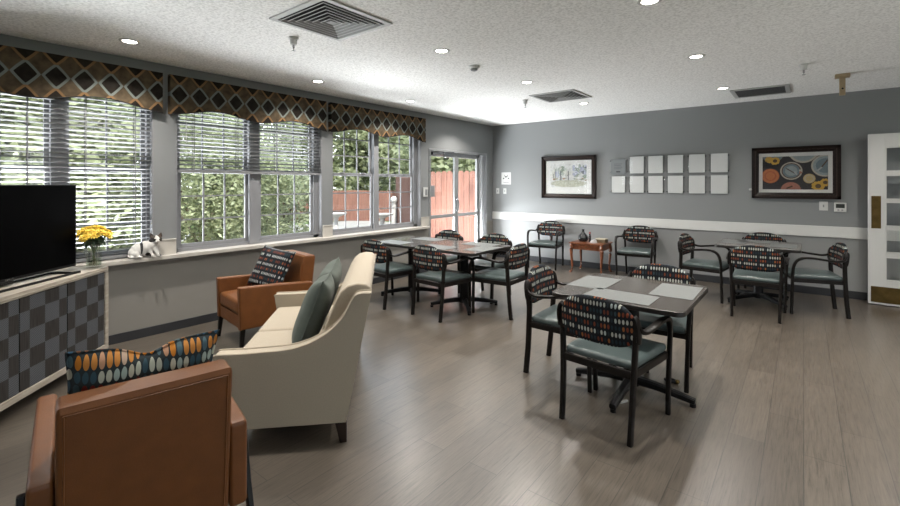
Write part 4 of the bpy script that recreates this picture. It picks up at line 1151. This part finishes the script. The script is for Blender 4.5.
# ------------------------------------------------------------------ outdoors
GZ = -.15
struct('ground_lawn', MB().box(-70, XW-T, -30, 60, GZ-.2, GZ-.02).box(XR+.1, 40, -30, 60, GZ-.2, GZ-.02), 'grass', label='lawn outside the windows', flat=True)
struct('ground_patio', MB().box(-16.5, XW-T-.001, -8, 14, GZ-.06, GZ), 'concrete', label='pale paved patio outside the windows', flat=True)
def fence(p0, p1, ztop, label, bw=.14):
    p0, p1 = Vector((*p0, 0)), Vector((*p1, 0)); d_ = p1-p0; L_ = d_.length
    e = thing('wooden_fence', label, 'fence', p0, math.atan2(d_.y, d_.x), 'red brown wooden fences outside')
    n = int(L_/bw); bs = MB()
    for k in range(n):
        x = k*bw; h_ = ztop-GZ+.015*math.sin(k*12.9)
        bs.prism([(x+.004, 0), (x+bw-.004, 0), (x+bw-.004, h_-.05), (x+bw-.035, h_), (x+.035, h_), (x+.004, h_-.05)], -.012, .012, 'y')
    bs.obj('board_panel', 'fence', e, flat=True)
    MB().box(0, L_, .012, .06, .25, .34).box(0, L_, .012, .06, ztop-GZ-.35, ztop-GZ-.26).obj('rail', 'fence', e, flat=True)
    for k in range(0, int(L_/2.4)+1):
        x = min(L_-.05, .05+k*2.4); MB().box(x-.05, x+.05, .015, .11, 0, ztop-GZ-.03).obj('post', 'fence', e, flat=True)
    e.location.z = GZ
    return e
CA, SA = math.cos(.66875), math.sin(.66875)
def cp(lat, d_): return (CA*lat-SA*d_, SA*lat+CA*d_)
fence(cp(-13, 21), cp(-2.1, 20.5), 1.25, 'red brown board fence far across the lawn behind the right window')
fence(cp(-2.05, 17), cp(-.5, 10.9), 1.80, 'red brown board fence running towards the house outside the right window')
fence(cp(-.48, 10.85), cp(1.6, 10.3), 1.83, 'red brown board fence close behind the glass door')

def foliage(name, n, size, center, rad, m, parent, seed, clumps=40):
    rs = np.random.RandomState(seed)
    cl = rs.normal(size=(clumps, 3)); cl /= np.linalg.norm(cl, axis=1)[:, None]
    cl *= (rs.uniform(.25, 1, size=(clumps, 1)))**.5
    k = rs.randint(0, clumps, n)
    p = cl[k] + rs.normal(size=(n, 3))*.16
    p = p*np.array(rad)+np.array(center)
    a = rs.normal(size=(n, 3)); a[:, 2] *= .5; a /= np.linalg.norm(a, axis=1)[:, None]
    b = np.cross(a, rs.normal(size=(n, 3))); b /= np.linalg.norm(b, axis=1)[:, None]
    s = size*rs.uniform(.6, 1.3, size=(n, 1))
    v = np.stack([p-a*s, p+b*s*.42+a*s*.1, p+a*s, p-b*s*.42+a*s*.1], 1).reshape(-1, 3)
    v[:, 2] = np.maximum(v[:, 2], .02)
    f = np.arange(n*4).reshape(-1, 4)
    me = bpy.data.meshes.new(name); me.from_pydata(v.tolist(), [], f.tolist()); me.materials.append(M[m])
    o = bpy.data.objects.new(name, me); C.objects.link(o); o.parent = parent
    return o
def plant(name, label, cat_, x, y, rad, zc, n, size, m, seed, trunk=True, clumps=40, group=None):
    e = thing(name, label, cat_, (x, y, GZ), 0, group)
    foliage('foliage', n, size, (0, 0, zc), rad, m, e, seed, clumps)
    tk = MB(); rs = random.Random(seed)
    h_ = zc
    tk.tube(smooth_path([(0, 0, 0), (.05*rad[0], .03, h_*.35), (-.03*rad[0], .05, h_*.7), (.04, 0, h_+rad[2]*.4)], 3), [.09*rad[0]*(1-.08*i) for i in range(10)], 8)
    for k in range(5):
        q = rs.uniform(0, 2*PI); z_ = h_*rs.uniform(.3, .7)
        tk.tube([(0, 0, z_), (rad[0]*.35*math.cos(q), rad[1]*.35*math.sin(q), z_+rad[2]*.4), (rad[0]*.7*math.cos(q), rad[1]*.7*math.sin(q), z_+rad[2]*.7)], [.035*rad[0], .022*rad[0], .01*rad[0]], 6)
    tk.obj('trunk', 'bark', e)
    return e
G1 = 'shrubs outside the windows'
plant('leafy_shrub', 'large light green leafy shrub outside the left half of the middle window', 'shrub', -7.6, 3.2, (1.0, 1.0, 1.45), 1.5, 17000, .044, 'leaf_light', 1, clumps=60, group=G1)
plant('leafy_shrub', 'large light green leafy shrub outside the right half of the middle window', 'shrub', -8.2, 4.3, (.85, .85, 1.2), 1.3, 14000, .044, 'leaf_light', 2, clumps=60, group=G1)
plant('leafy_shrub', 'dark green shrub at the right edge of the middle window', 'shrub', -9.57, 5.82, (.8, .8, 1.35), 1.4, 5000, .07, 'leaf_mid', 3, clumps=50, group=G1)
plant('leafy_shrub', 'mid green shrub seen through the slats of the left window', 'shrub', -7.7, 1.35, (1.2, 1.0, 1.6), 1.6, 14000, .085, 'leaf_light', 4, clumps=60, group=G1)
plant('leafy_shrub', 'deep green shrub behind the television through the slats', 'shrub', -7.9, .1, (1.1, 1.0, 1.8), 1.7, 13000, .085, 'leaf_mid', 5, clumps=60, group=G1)
G2 = 'trees beyond the fence'
for k, (lat, d_, rx, rz, zc, m, lb) in enumerate([
    (-6.6, 23.5, 2.4, 3.4, 3.6, 'leaf_mid', 'leafy tree beyond the fence at the left of the right window'),
    (-4.2, 25.5, 2.2, 3.0, 3.7, 'leaf_light', 'leafy tree beyond the fence in the middle of the right window'),
    (-2.3, 23.5, 1.9, 3.2, 3.2, 'leaf_mid', 'leafy tree beyond the fence at the right side of the right window'),
    (-.3, 20, 1.9, 2.4, 2.9, 'leaf_light', 'leafy tree behind the fence seen through the left door leaf'),
    (1.7, 20, 1.9, 2.2, 2.6, 'leaf_mid', 'leafy tree behind the fence seen through the right door leaf'),
    (-10.5, 21, 3.2, 4.6, 4.4, 'leaf_light', 'tall light green tree far behind the shrubs of the middle window'),
    (-15., 17, 3.6, 5.0, 4.6, 'leaf_deep', 'tall deep green tree far behind the shrubs of the left window'),
    (-16., 10.5, 3.2, 4.6, 4.2, 'leaf_mid', 'tall light green tree far behind the television')]):
    x, y = cp(lat, d_)
    plant('leafy_tree', lb, 'tree', x, y, (rx, rx, rz), zc, 6000, .19, 'leaf_light' if m == 'leaf_mid' else m, 20+k, clumps=55, group=G2)
for (lat, d_, lb) in [(-3.95, 15.5, 'pale stone bird bath on the patio at the lower left of the right window'), (-2.3, 15.2, 'pale stone bird bath on the patio in the right half of the right window')]:
    x, y = cp(lat, d_)
    e = thing('bird_bath', lb, 'bird bath', (x, y, GZ), 0, 'stone bird baths')
    MB().lathe([(0, 0), (.2, 0), (.2, .05), (.1, .1), (.07, .3), (.09, .5), (.12, .55), (0, .55)], n=18).obj('pedestal', 'stone', e)
    MB().lathe([(0, .55), (.12, .55), (.36, .64), (.38, .68), (.34, .68), (.1, .6), (0, .6)], n=24).obj('bowl', 'stone', e)
x, y = cp(-2.06, 16.5)
e = thing('garden_column', 'slim pale stone column in front of the fence at the right of the right window', 'column', (x, y, GZ))
MB().box(-.2, .2, -.2, .2, 0, .12, .01).lathe([(.14, .12), (.11, .2), (.10, .9), (.14, .97), (0, .98)], n=18).obj('shaft', 'stone', e)
MB().ball((0, 0, 1.1), .14).obj('finial', 'stone', e)

# ------------------------------------------------------------------ light and sky
wd = bpy.data.worlds.new('World'); S.world = wd; wd.use_nodes = True
N, L = wd.node_tree.nodes, wd.node_tree.links
bg = N['Background']
tc = N.new('ShaderNodeTexCoord'); sp = N.new('ShaderNodeSeparateXYZ'); L.new(tc.outputs['Generated'], sp.inputs[0])
rp = N.new('ShaderNodeValToRGB'); rp.color_ramp.elements[0].position = .0; rp.color_ramp.elements[1].position = .7
rp.color_ramp.elements[0].color = (.93, .95, .97, 1); rp.color_ramp.elements[1].color = (.62, .76, .95, 1)
L.new(sp.outputs['Z'], rp.inputs[0]); L.new(rp.outputs[0], bg.inputs[0]); bg.inputs[1].default_value = 2.1
sn = bpy.data.lights.new('sun', 'SUN'); sn.energy = 5.6; sn.angle = R(2); sn.color = (1, .95, .86)
so = bpy.data.objects.new('sun', sn); C.objects.link(so)
so.rotation_euler = Vector((-.55, .35, -.85)).to_track_quat('-Z', 'Y').to_euler()
# area lamps added outside each opening, standing in for daylight off the paving
for (x_, y0, y1, z, pw, dx, dy, dz, sp_) in ((XW-T-.95, -2.5, -.4, .25, 400, .9, 0, .42, 180), (XW-T-.95, .3, 1.6, .25, 140, .85, 0, .53, 180), (XW-T-.95, 1.95, 3.65, .25, 90, .9, 0, .42, 180),
                                        (XW-T-.95, 3.95, 5.65, .25, 75, .9, .25, .33, 180), (XW-T-.9, 6.0, 7.6, .3, 165, .72, .6, .2, 180), (XR+1.05, -1.9, 2.9, .25, 215, -.9, .1, .44, 150)):
    ld = bpy.data.lights.new('added_bounce_lamp', 'AREA'); ld.shape = 'RECTANGLE'; ld.size = .7; ld.spread = R(sp_); ld.size_y = y1-y0; ld.energy = pw; ld.color = (.96, .98, 1.)
    lo = bpy.data.objects.new('added_bounce_lamp', ld); C.objects.link(lo)
    lo.location = (x_, (y0+y1)/2, z)
    d_ = Vector((dx, dy, dz)); zq = -d_.normalized(); xq = Vector((0, 1, 0)).cross(zq).normalized(); yq = zq.cross(xq)
    lo.rotation_euler = Matrix((xq, yq, zq)).transposed().to_euler()

# ------------------------------------------------------------------ camera
cd = bpy.data.cameras.new('camera'); co = bpy.data.objects.new('camera', cd); C.objects.link(co)
co.location = (0, 0, 1.52); co.rotation_euler = (R(90), 0, .66875)
cd.sensor_width = 36; cd.lens = 447.65/900*36; cd.shift_y = -(253-184.46)/900; cd.clip_start = .05; cd.clip_end = 300
S.camera = co
S.view_settings.view_transform = 'Standard'; S.view_settings.look = 'None'; S.view_settings.gamma = 1; S.view_settings.use_curve_mapping = False
S.view_settings.exposure = 0.98
